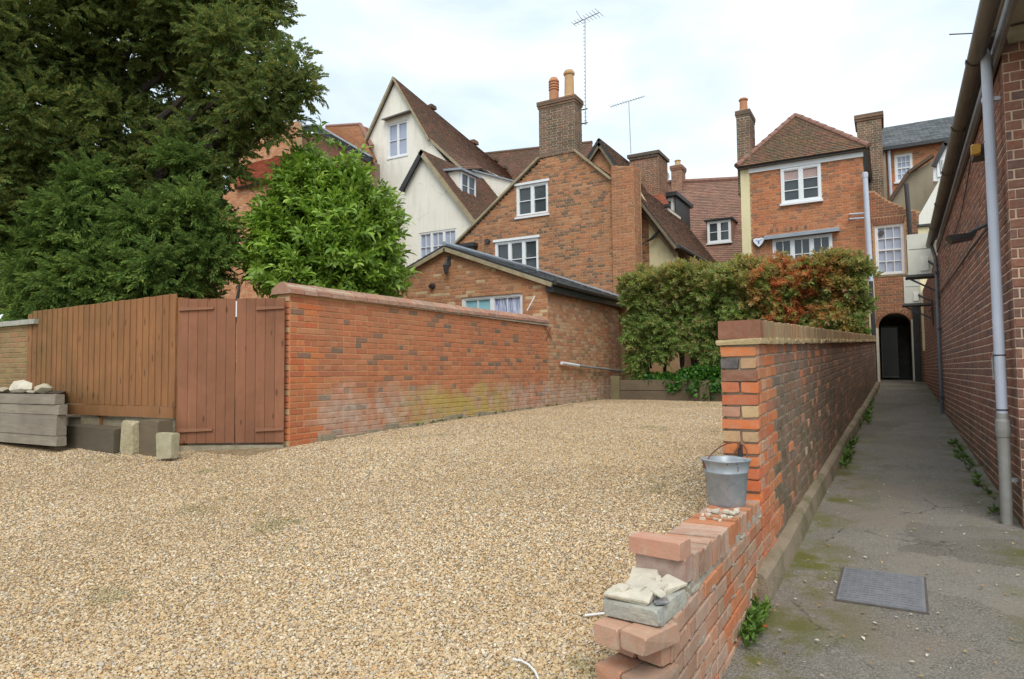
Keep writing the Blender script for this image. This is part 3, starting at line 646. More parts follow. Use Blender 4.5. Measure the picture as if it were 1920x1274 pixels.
# ---- instanced foliage / stones
def scatter(name, pts, rot, scl, vid, templates, parent=None, **tg):
    me = bpy.data.meshes.new(name); pts = np.asarray(pts, float); lo, hi = pts.min(0), pts.max(0)
    loc = np.array([(lo[0] + hi[0]) / 2, (lo[1] + hi[1]) / 2, lo[2]])
    me.from_pydata((pts - loc).tolist(), [], []); n = len(pts)
    a = me.attributes.new('rot', 'FLOAT_VECTOR', 'POINT'); a.data.foreach_set('vector', np.asarray(rot, 'f').ravel())
    a = me.attributes.new('scl', 'FLOAT', 'POINT'); a.data.foreach_set('value', np.asarray(scl, 'f'))
    a = me.attributes.new('vid', 'INT', 'POINT'); a.data.foreach_set('value', np.asarray(vid, 'i'))
    o = _link(bpy.data.objects.new(name, me), parent, loc); tag(o, **tg)
    g = bpy.data.node_groups.new(name, 'GeometryNodeTree'); g.interface.new_socket('Geometry', in_out='INPUT', socket_type='NodeSocketGeometry'); g.interface.new_socket('Geometry', in_out='OUTPUT', socket_type='NodeSocketGeometry')
    N = g.nodes.new; gi = N('NodeGroupInput'); go = N('NodeGroupOutput'); iop = N('GeometryNodeInstanceOnPoints'); jn = N('GeometryNodeJoinGeometry')
    for t in templates:
        oi = N('GeometryNodeObjectInfo'); oi.inputs['Object'].default_value = t; oi.inputs['As Instance'].default_value = False
        ti = N('GeometryNodeGeometryToInstance'); g.links.new(oi.outputs['Geometry'], ti.inputs[0]); g.links.new(ti.outputs[0], jn.inputs[0])
    def at(nm, tp):
        q = N('GeometryNodeInputNamedAttribute'); q.data_type = tp; q.inputs['Name'].default_value = nm; return q.outputs['Attribute']
    g.links.new(gi.outputs[0], iop.inputs['Points']); g.links.new(jn.outputs[0], iop.inputs['Instance']); iop.inputs['Pick Instance'].default_value = True
    g.links.new(at('vid', 'INT'), iop.inputs['Instance Index']); g.links.new(at('rot', 'FLOAT_VECTOR'), iop.inputs['Rotation']); g.links.new(at('scl', 'FLOAT'), iop.inputs['Scale'])
    g.links.new(iop.outputs[0], go.inputs[0])
    md = o.modifiers.new('scatter', 'NODES'); md.node_group = g
    return o
def template(name, mb, mat):
    V = np.concatenate(mb.v); me = bpy.data.meshes.new(name); me.from_pydata(V.tolist(), [], mb.f); me.materials.append(M[mat]); me.update()
    return bpy.data.objects.new(name, me)
def leaf(mb, p, d, n, L_, W_, curl=.15, seg=2):
    """a folded leaf from p along d with face normal n"""
    d = np.array(d, float); d /= np.linalg.norm(d); s = np.cross(d, n); s /= (np.linalg.norm(s) + 1e-9); n = np.cross(s, d)
    if seg == 1: V = [p, p + d * L_ * .45 + s * W_ / 2 + n * W_ * .15, p + d * L_ - n * curl * L_, p + d * L_ * .45 - s * W_ / 2 + n * W_ * .15]; return mb.add(V, [(0, 1, 2), (0, 2, 3)])
    a = p + d * L_ * .35; b = p + d * L_ * .72 - n * curl * L_ * .3; t = p + d * L_ - n * curl * L_
    V = [p, a + s * W_ / 2 + n * W_ * .12, b + s * W_ * .4 + n * W_ * .1, t, b - s * W_ * .4 + n * W_ * .1, a - s * W_ / 2 + n * W_ * .12, a, b]
    return mb.add(V, [(0, 1, 6), (1, 2, 7, 6), (2, 3, 7), (7, 3, 4), (6, 7, 4, 5), (0, 6, 5)])
def spray(kind, seed):
    r = random.Random(seed); mb = MB(); z = np.array([0, 0, 1.0])
    if kind == 'yew':
        L_ = .34
        for k in range(30):
            t = k / 30; side = 1 if k % 2 else -1; p = np.array([0, L_ * t, -.12 * t * t * L_ * 3]); sp = .16 * (1 - .55 * t)
            d = np.array([side * (.8 - .3 * t), .55 + t * .4, r.uniform(-.45, .35)]); leaf(mb, p, d, z + np.array([r.uniform(-.5, .5), r.uniform(-.5, .5), 0]), sp * r.uniform(.5, 1.0), .038, .3, 1)
    elif kind == 'shrub':
        for k in range(22):
            t = k / 22; a = k * 2.4; p = np.array([0, .26 * t, -.04 * t]); d = np.array([math.cos(a) * .9, .5 + t * .8, math.sin(a) * .5]); leaf(mb, p, d, z + np.array([r.uniform(-.6, .6), r.uniform(-.6, .6), 0]), r.uniform(.05, .09), .034, .3, 1)
    elif kind == 'laurel':
        for k in range(11):
            t = k / 11; a = k * 2.4; p = np.array([0, .26 * t, 0]); d = np.array([math.cos(a) * .8, .65 + t * .6, math.sin(a) * .8]); leaf(mb, p, d, np.array([-math.cos(a) * .4, 1 - t, -math.sin(a) * .4]) + z * .5, r.uniform(.10, .145), .045, .25)
    elif kind == 'hedge':
        for k in range(12):
            t = k / 12; a = k * 2.4; p = np.array([0, .15 * t, 0]); d = np.array([math.cos(a) * .8, .5 + t, math.sin(a) * .8]); leaf(mb, p, d, np.array([-math.cos(a) * .4, 1 - t, -math.sin(a) * .4]) + z * .4, r.uniform(.06, .09), .028, .2)
    elif kind == 'ivy':
        for k in range(7):
            a = r.uniform(0, 6.28); p = np.array([r.uniform(-.08, .08), r.uniform(-.08, .08), r.uniform(0, .05)]); leaf(mb, p, (math.cos(a), math.sin(a), .1), z + np.array([r.uniform(-.6, .6), r.uniform(-.6, .6), 0]), r.uniform(.05, .08), .055, .25)
    elif kind == 'weed':
        for k in range(9):
            a = r.uniform(0, 6.28); leaf(mb, np.zeros(3), (math.cos(a) * .7, math.sin(a) * .7, r.uniform(.4, 1.6)), z + np.array([.3, .1, 0]), r.uniform(.05, .10), .020, .25)
    return mb
def blob_points(blobs, per_m2, seed=3, sub=7, subr=(.30, .5), shell=(.55, 1.02), up=.25):
    r = np.random.RandomState(seed); P = []; D = []
    for c, rad in blobs:
        c = np.array(c, float); rad = np.array(rad, float) * (np.ones(3)); m = int(sub)
        cs = [(c, rad * .8)]
        for _ in range(m):
            d = r.normal(size=3); d /= np.linalg.norm(d); cs.append((c + d * rad * .72, rad * r.uniform(*subr)))
        for cc, rr in cs:
            n = int(per_m2 * 4 * math.pi * np.mean(rr) ** 2)
            d = r.normal(size=(n, 3)); d /= np.linalg.norm(d, axis=1)[:, None]
            P.append(cc + d * rr * r.uniform(*shell, size=(n, 1))); D.append(d + np.array([0, 0, up]) + r.normal(size=(n, 3)) * .35)
    return np.concatenate(P), np.concatenate(D)
def dir_euler(D, r, spin=.6):
    """euler XYZ turning +Y onto D"""
    E = np.zeros_like(D); L2 = np.hypot(D[:, 0], D[:, 1]); E[:, 0] = np.arctan2(D[:, 2], L2); E[:, 2] = np.arctan2(-D[:, 0], D[:, 1]); E[:, 1] = r.uniform(-spin, spin, len(D)); return E


# ------------------------------------------------------------------ ground, yard, alley
def grid(name, x0, x1, y0, y1, nx, ny, fz, mat, kind='structure', amp=0.0, skirt=0.0, **tg):
    xs = np.linspace(x0, x1, nx + 1); ys = np.linspace(y0, y1, ny + 1); Xg, Yg = np.meshgrid(xs, ys); Z = fz(Xg, Yg)
    if amp: Z = Z + amp * (np.sin(Xg * 2.3 + 1.1 * np.sin(Yg * 1.7)) * .5 + np.sin(Yg * 3.1 + Xg * 1.3) * .3 + np.sin(Xg * 7.1 + Yg * 5.3) * .2)
    V = np.stack([Xg, Yg, Z], -1).reshape(-1, 3); n = nx + 1
    F = [(j * n + i, j * n + i + 1, (j + 1) * n + i + 1, (j + 1) * n + i) for j in range(ny) for i in range(nx)]
    mb = MB().add(V, F); return mb.build(name, mat, None, kind=kind, smooth=True, loc=(0, 0, 0), **tg)
grid('ground', -260, 260, -200, 320, 130, 130, lambda X, Y: np.minimum(yard_z(X, Y), .053 * np.clip(Y, -4, 22)) - .22, 'earth')
def wallx(Y): return -.70 + .025 * (np.asarray(Y) - 4.3)
grid('gravel_yard', -16, -.80, -4, 19, 120, 180, lambda X, Y: yard_z(X, Y), 'gravel', amp=.012)
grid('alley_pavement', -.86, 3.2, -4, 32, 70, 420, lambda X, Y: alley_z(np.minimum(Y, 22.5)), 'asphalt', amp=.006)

# ------------------------------------------------------------------ boundary wall left of the yard
bw = empty('boundary_wall', (-6.3, 9, .6), 'long orange red brick wall with salt and yellow lichen at its foot, running from the gate to the outbuilding', 'wall')
E62 = east(-6.2)
poly = [(5.6, .45), (12.5, .5), (12.5, 2.55), (5.6, 2.50)]
def bwmat(a, b, z): return 'brick_orange' if a < 6.02 and (int(z / .075) % 3 or a < 5.9) and rnd.random() < .8 else 'brick_yard'
brick_wall(bw, E62, poly, [], .22, .455, 'brick_yard', 'mortar_yard', nparts=270, mats=bwmat, bond='garden', x_start=5.6, name='wall_core')
F56 = front(5.594)
endp = [(-6.42, .45), (-6.205, .45), (-6.205, 2.5), (-6.42, 2.5)]
lay(course_bricks(F56, endp, [], .455, bond='garden', x_start=-6.42), F56, bw, 'brick_orange', nparts=30, mats=lambda a, b, z: rnd.choice(['brick_orange', 'brick_yard', 'brick_yard', 'brick_cream']))
y = 5.55; i = 0
while y < 12.45:                                                        # coping of triangular red bricks
    L_ = .225; zt = 2.50 + .05 * (y - 5.6) / 6.9 + rnd.uniform(-.004, .004); g = .012
    pr = [(-6.475, zt), (-6.145, zt), (-6.150, zt + .055), (-6.25, zt + .125), (-6.31, zt + .145), (-6.37, zt + .125), (-6.47, zt + .055)]
    m = MB(); a_, b_ = y + g / 2, min(y + L_, 12.5) - g / 2
    V = [(x + rnd.uniform(-.004, .004), a_, z) for x, z in pr] + [(x + rnd.uniform(-.004, .004), b_, z) for x, z in pr]; n = len(pr)
    m.add(V, [tuple(range(n)), tuple(range(2 * n - 1, n - 1, -1))] + [(q, q + n, (q + 1) % n + n, (q + 1) % n) for q in range(n)])
    m.build('coping_brick', 'brick_coping', bw); y += L_
MB().prism([(-6.46, 2.502), (-6.16, 2.502), (-6.2, 2.60), (-6.31, 2.635), (-6.42, 2.60)], -12.49, -5.57, Fr((0, 0, 0), (1, 0, 0), (0, -1, 0))).build('coping_bed', 'mortar_grey', bw)
mb = MB()                                                               # rubble plinth of broken, lichen covered pieces at the foot
yy = 6.05
while yy < 12.4:
    L_ = rnd.uniform(.14, .4); zb = float(yard_z(-6.2, yy)); h = rnd.uniform(.0, .09)
    mb.rbox((-6.2, yy, zb - .1), (-6.2 + rnd.uniform(.008, .06), yy + L_ - .02, zb + h), .012, .008); yy += L_
mb.build('rubble_footing', 'footing', bw, kind='stuff')
mb = MB(); mb.tube([(-6.17, 12.3, 2.47), (-6.165, 12.62, 2.22)], .009, 6); mb.tube([(-6.17, 12.58, 2.47), (-6.165, 12.36, 2.2)], .009, 6)
tag(mb.build('wall_tie', 'rust'), 'rusty iron X shaped wall tie at the end of the long wall coping', 'wall tie')

# ------------------------------------------------------------------ outbuilding (low brick annex with slate roof)
ob = empty('outbuilding', (-8.0, 14.5, .8), 'low brick outbuilding with grey slate roof and blue framed window behind the long wall', 'outbuilding')
FA = front(12.5); AX, AZ = -8.75, 4.36; ER, EZ_ = -6.2, 3.40; EL = -11.3
wa = PY(865, 556, 12.5); wb = PY(980, 592, 12.5); WX0, WX1, WZ1 = wa[0], wb[0], 3.24; WZ0 = 1.9
poly = [(EL, .6), (ER, .6), (ER, EZ_), (AX, AZ), (EL, EZ_)]
brick_wall(ob, FA, poly, [(WX0, WX1, WZ0, WZ1)], .22, .605, 'brick_annex', 'mortar_tan', nparts=300, bond='flemish', name='gable_wall')
poly = [(12.72, .6), (16.75, .6), (16.75, EZ_), (12.72, EZ_)]
mb = MB(); wall_body(mb, E62, poly, [], .22, None); mb.build('flank_wall', 'mortar_tan', ob)
fp = [(12.5, .6), (16.75, .6), (16.75, EZ_), (12.5, EZ_)]
lay(course_bricks(E62, fp, [], .605, bond='flemish', x_start=12.5), E62, ob, 'brick_flank', nparts=280)
mb = MB(); wall_body(mb, west(EL), [(12.72, .6), (16.75, .6), (16.75, EZ_), (12.72, EZ_)], [], .22, None); mb.build('rear_flank_wall', 'mortar_tan', ob)
# window: pale blue fanlight left, lace curtained casement right
wo = window(ob, FA, WX0, WX1, WZ0, WZ1, 2, (2, 2), .06, .07, .09, -.03, glass=['teal', 'glass_lace'], label='white framed window with pale blue panel and lace curtain')
# roof
RY0, RY1 = 12.38, 16.95
def rp_(x, z, dz=.0): return z + dz
sr = (AZ - EZ_) / (AX - ER)
OX = -6.02; OZ = EZ_ + (OX - ER) * sr
tile_patch(ob, (OX, RY0, OZ + .09), (OX, RY1, OZ + .09), (AX, RY1, AZ + .09), (AX, RY0, AZ + .09), 'slate', .20, .27, .007, .05, name='slates', part=True)
OX2 = -11.5; OZ2 = EZ_ - (EL - OX2) * abs((AZ - EZ_) / (AX - EL))
tile_patch(ob, (OX2, RY0, OZ2 + .09), (OX2, RY1, OZ2 + .09), (AX, RY1, AZ + .09), (AX, RY0, AZ + .09), 'slate', .20, .27, .007, .05, name='slates')
mb = MB(); bar(mb, (AX, RY0 + .02, AZ + .05), (OX, RY0 + .02, OZ + .05), .09, .05); mb.build('verge_board', 'verge', ob)
mb = MB(); bar(mb, (AX - .001, RY0 + .02, AZ + .05), (OX2, RY0 + .02, OZ2 + .05), .09, .05); mb.build('verge_board', 'verge', ob)
mb = MB(); mb.tube([(AX, RY0, AZ + .12), (AX, RY1 - .1, AZ + .12)], .06, 8); mb.build('ridge', 'lead', ob)
mb = MB(); mb.box((-6.195, 12.42, EZ_ - .20), (-6.03, 16.8, EZ_ + .02)); mb.build('fascia_board', 'black', ob)
mb = MB(); mb.tube([(-5.97, 12.4, OZ + .05), (-5.97, 16.8, OZ + .03)], .05, 8); mb.build('gutter', 'iron', ob)
mb = MB(); mb.hexa([(OX + .02, 16.62, OZ + .115), (OX + .02, 16.95, OZ + .115), (AX, 16.95, AZ + .12), (AX, 16.8, AZ + .12), (OX + .02, 16.62, OZ + .14), (OX + .02, 16.95, OZ + .16), (AX, 16.95, AZ + .16), (AX, 16.8, AZ + .14)]); mb.build('flashing', 'lead', ob)
# wall lamp on the gable
c = PY(842, 500, 12.48)
la = empty('wall_lantern', c, 'black lantern hanging on the outbuilding gable under its peak', 'lantern')
mb = MB(); mb.lathe((c[0], c[1] - .12, c[2] - .20), [(.02, 0), (.05, .04), (.075, .20), (.08, .21), (.02, .28), (.01, .30)], 6); mb.build('lantern_body', 'iron', la)
mb = MB(); mb.tube([(c[0], c[1], c[2] + .16), (c[0], c[1] - .07, c[2] + .19), (c[0], c[1] - .12, c[2] + .12), (c[0], c[1] - .12, c[2] + .05)], .014, 6); mb.box((c[0] - .04, c[1] - .02, c[2] + .02), (c[0] + .04, c[1] + .02, c[2] + .24)); mb.build('bracket', 'iron', la)
c = PY(812, 537, 12.49); mb = MB(); mb.tube([(c[0], c[1] + .02, c[2]), (c[0], c[1] - .05, c[2])], .065, 14); mb.tube([(c[0], c[1] - .05, c[2]), (c[0], c[1] - .10, c[2] - .02)], [.05, .055], 12); tag(mb.build('flue_outlet', 'iron'), 'round black flue outlet low on the outbuilding gable', 'flue')
# stay rod and waste pipe
a = PY(1003, 555, 12.4); b = PY(988, 583, 12.3); mb = MB(); mb.tube([a, b], .012, 6); tag(mb.build('stay_rod', 'white_blue'), 'thin white rod leaning beside the outbuilding window corner', 'rod')
a = PX(1053, 681, -6.12); b = PX(1085, 686, -6.12); c = PX(1172, 697, -6.1)
wp = empty('waste_pipe', a, 'grey waste pipe with white end running along the outbuilding flank', 'pipe')
MB().tube([a, b], .034, 10).build('white_end', 'white_blue', wp); MB().tube([b, c], .028, 10).build('pipe_run', 'pipe_grey', wp)

# ------------------------------------------------------------------ brick house with gable and chimney (centre)
hb = empty('gabled_brick_house', (-8.5, 19.5, .9), 'brown orange brick house with plain gable, two white windows and a tall chimney stack', 'house')
FG = front(17.0); GX, GZ = -8.0, 8.12; GL, GLZ = -11.45, 5.55; GR, GRZ = -6.05, 6.45
w1 = win_px(hb, 17.0, 968, 350, 1028, 400); w2 = win_px(hb, 17.0, 928, 457, 1010, 520)
w2 = (w2[0], w2[1], 4.30, 5.42)
poly = [(GL, .8), (GR, .8), (GR, GRZ), (GX, GZ), (GL, GLZ)]
brick_wall(hb, FG, poly, [(w1[0], w1[1], w1[2], w1[3]), w2], .3, 2.6, 'brick_gable', 'mortar_tan', nparts=300, name='gable_wall', bond='flemish')
lw = window(hb, FG, *w1, lights=2, bars=(1, 2), fw=.06, mull=.07, depth=.1, face=-.01, head=True)
window(hb, FG, *w2, lights=3, bars=(1, 2), fw=.06, mull=.07, depth=.1, face=-.01, head=True)
# corner pier
PXa, PXb = -6.38, -5.76
mb = MB(); fr = front(16.86)
wall_body(mb, fr, [(PXa, .8), (PXb, .8), (PXb, 7.0), (PXa, 7.08)], [], .6, None); mb.build('corner_pier', 'mortar_tan', hb)
lay(course_bricks(fr, [(PXa, .8), (PXb, .8), (PXb, 7.0), (PXa, 7.08)], [], 2.6, bond='garden', x_start=PXa), fr, hb, 'brick_pier', nparts=80)
fr2 = east(PXb); lay(course_bricks(fr2, [(16.87, .8), (17.4, .8), (17.4, 7.0), (16.87, 7.0)], [], 2.6, x_start=16.87), fr2, hb, 'brick_pier', nparts=0)
# roof of the gable house
def roof_pair(parent, y0, y1, L, T, R, mat, lift=.06, gauge=.11, width=.17, **k):
    tile_patch(parent, (L[0], y0, L[1] + lift), (L[0], y1, L[1] + lift), (T[0], y1, T[1] + lift), (T[0], y0, T[1] + lift), mat, gauge, width, **k)
    tile_patch(parent, (R[0], y0, R[1] + lift), (R[0], y1, R[1] + lift), (T[0], y1, T[1] + lift), (T[0], y0, T[1] + lift), mat, gauge, width, **k)
tile_patch(hb, (-11.75, 17.0, 5.36), (-11.75, 24, 5.36), (GX, 24, GZ + .03), (GX, 17.0, GZ + .03), 'tile_brown', .11, .17); tile_patch(hb, (-6.3, 17.3, 6.69), (-6.3, 24, 6.69), (GX, 24, GZ + .03), (GX, 17.3, GZ + .03), 'tile_brown', .11, .17)
mb = MB(); bar(mb, (-8.64, 16.95, GZ + .11 - .64 * .745), (-11.8, 16.95, 5.33 + .06), .06, .10); mb.build('verge', 'verge', hb)
mb = MB(); bar(mb, (-7.48, 16.95, GZ + .11 - .52 * .856), (PXa - .02, 16.95, 6.78), .06, .10); mb.build('verge', 'verge', hb)
mb = MB(); wall_body(mb, east(GR), [(17.3, .8), (24, .8), (24, 6.3), (17.3, 6.3)], [], .25, None); mb.build('side_wall', 'mortar_tan', hb)
mb = MB(); wall_body(mb, west(GL), [(17.3, .8), (24, .8), (24, 5.4), (17.3, 5.4)], [], .25, None); mb.build('side_wall', 'mortar_tan', hb)
# chimney stack
def chimney(parent, x0, x1, y0, y1, z0, z1, mat='brick_chim', cap=True, mortar='mortar_grey', nparts=0, crown=.06, oversail=.05):
    o = MB().box((x0, y0, z0), (x1, y1, z1)).build('chimney', mortar, parent)
    H_ = z1 - z0 - (.2 if cap else 0)
    f = front(y0); lay(course_bricks(f, [(x0, z0), (x1, z0), (x1, z0 + H_), (x0, z0 + H_)], [], z0, x_start=x0), f, o, mat, nparts=nparts)
    f = east(x1); lay(course_bricks(f, [(y0, z0), (y1, z0), (y1, z0 + H_), (y0, z0 + H_)], [], z0, x_start=y0), f, o, mat, nparts=0)
    if cap:
        for j, ov in enumerate((oversail * .6, oversail, oversail)):
            za = z0 + H_ + j * .068; MB().rbox((x0 - ov, y0 - ov, za), (x1 + ov, y1 + ov, za + .063), .008, .004).build('cap_course', mat, o)
        MB().hexa([(x0 - ov + .02, y0 - ov + .02, z1), (x1 + ov - .02, y0 - ov + .02, z1), (x1 + ov - .02, y1 + ov - .02, z1), (x0 - ov + .02, y1 + ov - .02, z1), (x0 + .1, y0 + .1, z1 + crown), (x1 - .1, y0 + .1, z1 + crown), (x1 - .1, y1 - .1, z1 + crown), (x0 + .1, y1 - .1, z1 + crown)]).build('flaunching', 'conc', o)
    return o
def pot(parent, x, y, z, h, r, mat='terracotta', louvre=False):
    mb = MB(); p = [(r * 1.05, -.03), (r * 1.08, .04), (r * .92, .07), (r * .86, h * .7), (r * .84, h * .82), (r * 1.05, h * .86), (r * 1.08, h * .92), (r * .9, h * .95), (r * .85, h)]
    if louvre: p = [(r * 1.0, -.03), (r * 1.0, h * .42)] + [q for k in range(4) for q in ((r * .9, h * (.44 + k * .11)), (r * 1.12, h * (.47 + k * .11)), (r * 1.1, h * (.51 + k * .11)))] + [(r * .95, h * .9), (r * .7, h * .98), (r * .3, h)]
    mb.lathe((x, y, z), p, 16); mb.build('chimney_pot', mat, parent, smooth=False)
ch = chimney(hb, -8.62, -7.50, 16.975, 17.5, 7.72, 9.36)
pot(ch, -8.25, 17.24, 9.40, .72, .14, 'terracotta', True); pot(ch, -7.76, 17.24, 9.40, .80, .155, 'buffpot')
# right of the pier: set back flank with open raking eave
fr = front(18.2); a = PY(1190, 352, 18.2); b = PY(1270, 470, 18.2)
Xa, Xb = -6.2, b[0] + .05
poly = [(Xa, .8), (Xb - .1, .8), (Xb - .1, b[2] - .02), (Xa, a[2] + .12)]
mb = MB(); wall_body(mb, fr, poly, [], .25, None); mb.build('lean_to_wall', 'mortar_tan', hb)
mid = PY(1217, 480, 18.2)[0]
lay(course_bricks(fr, [(Xa, .8), (mid, .8), (mid, b[2] + .95), (Xa, a[2] + .05)], [], 2.6), fr, hb, 'brick_gable', nparts=0)
MB().prism([(mid + .02, 3.0), (Xb - .12, 3.0), (Xb - .12, b[2] - .05), (mid + .02, b[2] + .85)], 0.0, .03, fr).build('cream_panel', 'render_cream', hb)
pa = PY(1222, 500, 18.1)
window(hb, fr, PY(1240, 480, 18.2)[0], PY(1252, 480, 18.2)[0], 3.0, 4.45, 1, (1, 2), .04, .04, .05, .06, sill=False)
A0 = np.array((a[0] - .3, 17.75, a[2] + .35)); B0 = np.array((b[0] + .12, 17.75, b[2]))
tile_patch(hb, B0 + (0, 0, .05), B0 + (0, 6, .05), A0 + (0, 6, .05), A0 + (0, 0, .05), 'tile_brown', .11, .17)
mb = MB(); bar(mb, A0, B0, .07, .05); mb.build('raking_board', 'verge_dark', hb); mb = MB(); bar(mb, A0 + (0, .25, -.17), B0 + (-.1, .25, -.17), .06, .05); mb.build('raking_board', 'verge_dark', hb)
mb = MB(); mb.tube([B0 + (.06, -.05, .02), B0 + (.06, 6, .02)], .06, 8); mb.build('gutter', 'iron', hb)
p1 = PY(1240, 430, 18.0); p2 = PY(1222, 448, 18.0); p3 = PY(1200, 460, 18.0); p4 = PY(1199, 520, 18.0)
MB().tube([p1, p2, p3, p4], .045, 8).build('downpipe', 'iron', hb)
# small black vent and eave block
c = PY(914, 453, 16.96); MB().tube([c + (0, .04, 0), c + (0, -.06, 0)], .08, 12).build('vent_cowl', 'iron', hb)
mb = MB(); mb.box((-11.55, 16.75, 5.35), (-10.75, 17.0, 5.46)); mb.box((-11.2, 16.8, 5.22), (-10.8, 17.0, 5.35)); mb.build('eave_board', 'black', hb)
# rear gable with barge boards
fr = front(20.5); ap = PY(1127, 264, 20.5); rl = PY(1098, 312, 20.5); rr_ = PY(1170, 330, 20.5)
poly = [(rl[0], 5), (rr_[0], 5), (rr_[0], rr_[2] - .1), (ap[0], ap[2] - .25), (rl[0], rl[2] - .1)]
mb = MB(); wall_body(mb, fr, poly, [], .25, None); mb.build('rear_gable', 'mortar_tan', hb); lay(course_bricks(fr, poly, [], 6.2), fr, hb, 'brick_pier', nparts=0)
mb = MB(); bar(mb, (ap[0], 20.36, ap[2]), (rr_[0] + .1, 20.36, rr_[2] - .12), .16, .06); mb.build('barge_board', 'verge_dark', hb)
mb = MB(); bar(mb, (ap[0], 20.36, ap[2]), (rl[0] - .1, 20.36, rl[2] - .05), .16, .06); mb.build('barge_board', 'verge_dark', hb)
T = (ap[0], ap[2]); roof_pair(hb, 20.3, 26, (rl[0] - .3, rl[2] - .35), T, (rr_[0] + .3, rr_[2] - .4), 'tile_brown', .03)

# ------------------------------------------------------------------ low white gable house
wg = empty('white_gable_cottage', (-14.4, 21, .9), 'cream rendered cottage with steep gable, brown tiled roof and small dormer', 'house')
fr = front(20.0); ap = PY(795, 287, 20); l_ = PY(757, 357, 20); r_ = PY(892, 414, 20)
wq = (PY(785, 437, 20)[0], PY(856, 432, 20)[0], 5.2, 6.82)
poly = [(l_[0] + .05, .8), (r_[0] - .05, .8), (r_[0] - .05, r_[2] - .02), (ap[0], ap[2]), (l_[0] + .05, l_[2])]
mb = MB(); wall_body(mb, fr, poly, [wq], .3, None); mb.build('gable_wall', 'render_white', wg)
window(wg, fr, *wq, lights=3, bars=(2, 3), fw=.06, mull=.07, depth=.1, face=-.02, glass='glass_net')
T = np.array((ap[0], 19.8, ap[2] + .08)); dR = np.array((r_[0] - ap[0], 0, r_[2] - ap[2])) * 1.10; dL = np.array((l_[0] - ap[0], 0, l_[2] - ap[2])) * 1.08
BK = np.array((0, 6.5, 0))
tile_patch(wg, T + dR, T + dR + BK, T + BK, T, 'tile_brown'); tile_patch(wg, T + dL, T + dL + BK, T + BK, T, 'tile_brown')
mb = MB(); bar(mb, T + (0, .02, .0), T + dR + (0, .02, 0), .17, .05); mb.build('barge_board', 'verge', wg)
mb = MB(); bar(mb, T + (0, .02, .0), T + dL + (0, .02, 0), .17, .05); mb.build('barge_board', 'black', wg)
mb = MB(); wall_body(mb, east(r_[0] + .2), [(20.3, .8), (26, .8), (26, 6.2), (20.3, 6.2)], [], .25, None); mb.build('side_wall', 'render_white', wg)
mb = MB(); wall_body(mb, west(l_[0] + .1), [(20.3, .8), (26, .8), (26, 8.3), (20.3, 8.3)], [], .25, None); mb.build('side_wall', 'render_white', wg)
# dormer on the right slope
s_ = dR / np.linalg.norm(dR); 
c = PX(878, 352, ap[0] + 1.25)
dx0, dx1 = c[0] - .02, c[0]; dy = c[1]
fe = east(c[0]); z0 = c[2] - .48
dm = MB(); dm.box((c[0] - 1.3, dy - .55, z0 + .02), (c[0] - .05, dy + .55, z0 + 1.0)).build('dormer', 'render_white', wg)
window(wg, fe, dy - .5, dy + .5, z0, z0 + .98, 2, (1, 2), .05, .05, .08, .03)
mb = MB(); mb.hexa([(c[0] + .15, dy - .7, z0 + .98), (c[0] + .15, dy + .7, z0 + .98), (c[0] - 1.6, dy + .7, z0 + 1.12), (c[0] - 1.6, dy - .7, z0 + 1.12), (c[0] + .15, dy - .7, z0 + 1.06), (c[0] + .15, dy + .7, z0 + 1.06), (c[0] - 1.6, dy + .7, z0 + 1.2), (c[0] - 1.6, dy - .7, z0 + 1.2)]); mb.build('dormer_roof', 'lead', wg)

# ------------------------------------------------------------------ tall white gable house
tw = empty('tall_white_house', (-18.4, 26, .9), 'tall cream rendered house with very steep brown tiled roof behind the cottage', 'house')
Y = 23.0; fr = front(Y); ap = PY(741, 149, Y); l1 = PY(691, 262, Y); r1 = PY(806, 264, Y); r2 = PY(905, 345, Y)
wq = win_px(tw, Y, 727, 234, 764, 290); wq = (wq[0], wq[1], wq[2], wq[3])
poly = [(l1[0], .8), (r2[0] - .5, .8), (r2[0] - .5, r2[2] - .35), (r1[0], r1[2]), (ap[0], ap[2]), (l1[0], l1[2])]
mb = MB(); wall_body(mb, fr, poly, [wq], .3, None); mb.build('gable_wall', 'render_white', tw)
window(tw, fr, *wq, lights=2, bars=(1, 2), fw=.06, mull=.08, depth=.1, face=-.03, glass='glass_net')
mb = MB(); mb.hexa([(wq[0] - .15, Y - .28, wq[3] + .14), (wq[1] + .25, Y - .28, wq[3] + .24), (wq[1] + .25, Y, wq[3] + .30), (wq[0] - .15, Y, wq[3] + .20), (wq[0] - .15, Y - .28, wq[3] + .19), (wq[1] + .25, Y - .28, wq[3] + .29), (wq[1] + .25, Y, wq[3] + .36), (wq[0] - .15, Y, wq[3] + .26)]); mb.build('window_hood', 'gutter', tw)
T0 = ap + (0, -.15, .06); E0 = r1 + (.10, -.15, -.02)
T1 = PY(1005, 372, 31.0); T1[2] = T1[2] + 0; E1 = PY(960, 345, 29.0)
T1 = PY(985, 350, 33.0); E1 = PY(985, 352, 30.0) + (0.6, 0, -.8)
tile_patch(tw, E0, E1, T1, T0, 'tile_brown', .13, .18)
L0 = l1 + (-.1, -.15, -.05); tile_patch(tw, L0, L0 + (-1.5, 9, 0), T1 + (-.02, 0, 0), T0, 'tile_brown', .13, .18)
mb = MB(); bar(mb, T0, L0, .10, .10); mb.build('verge', 'verge', tw)
mb = MB(); bar(mb, T0 + (.01, 0, 0), E0, .08, .08); mb.build('verge', 'verge', tw)
for t in (.24, .55, .72, .80): MB().rbox(T0 * (1 - t) + T1 * t - (.12, .12, .02), T0 * (1 - t) + T1 * t + (.12, .3, .16), .03, .02).build('ridge_tile', 'tile_brown', tw)
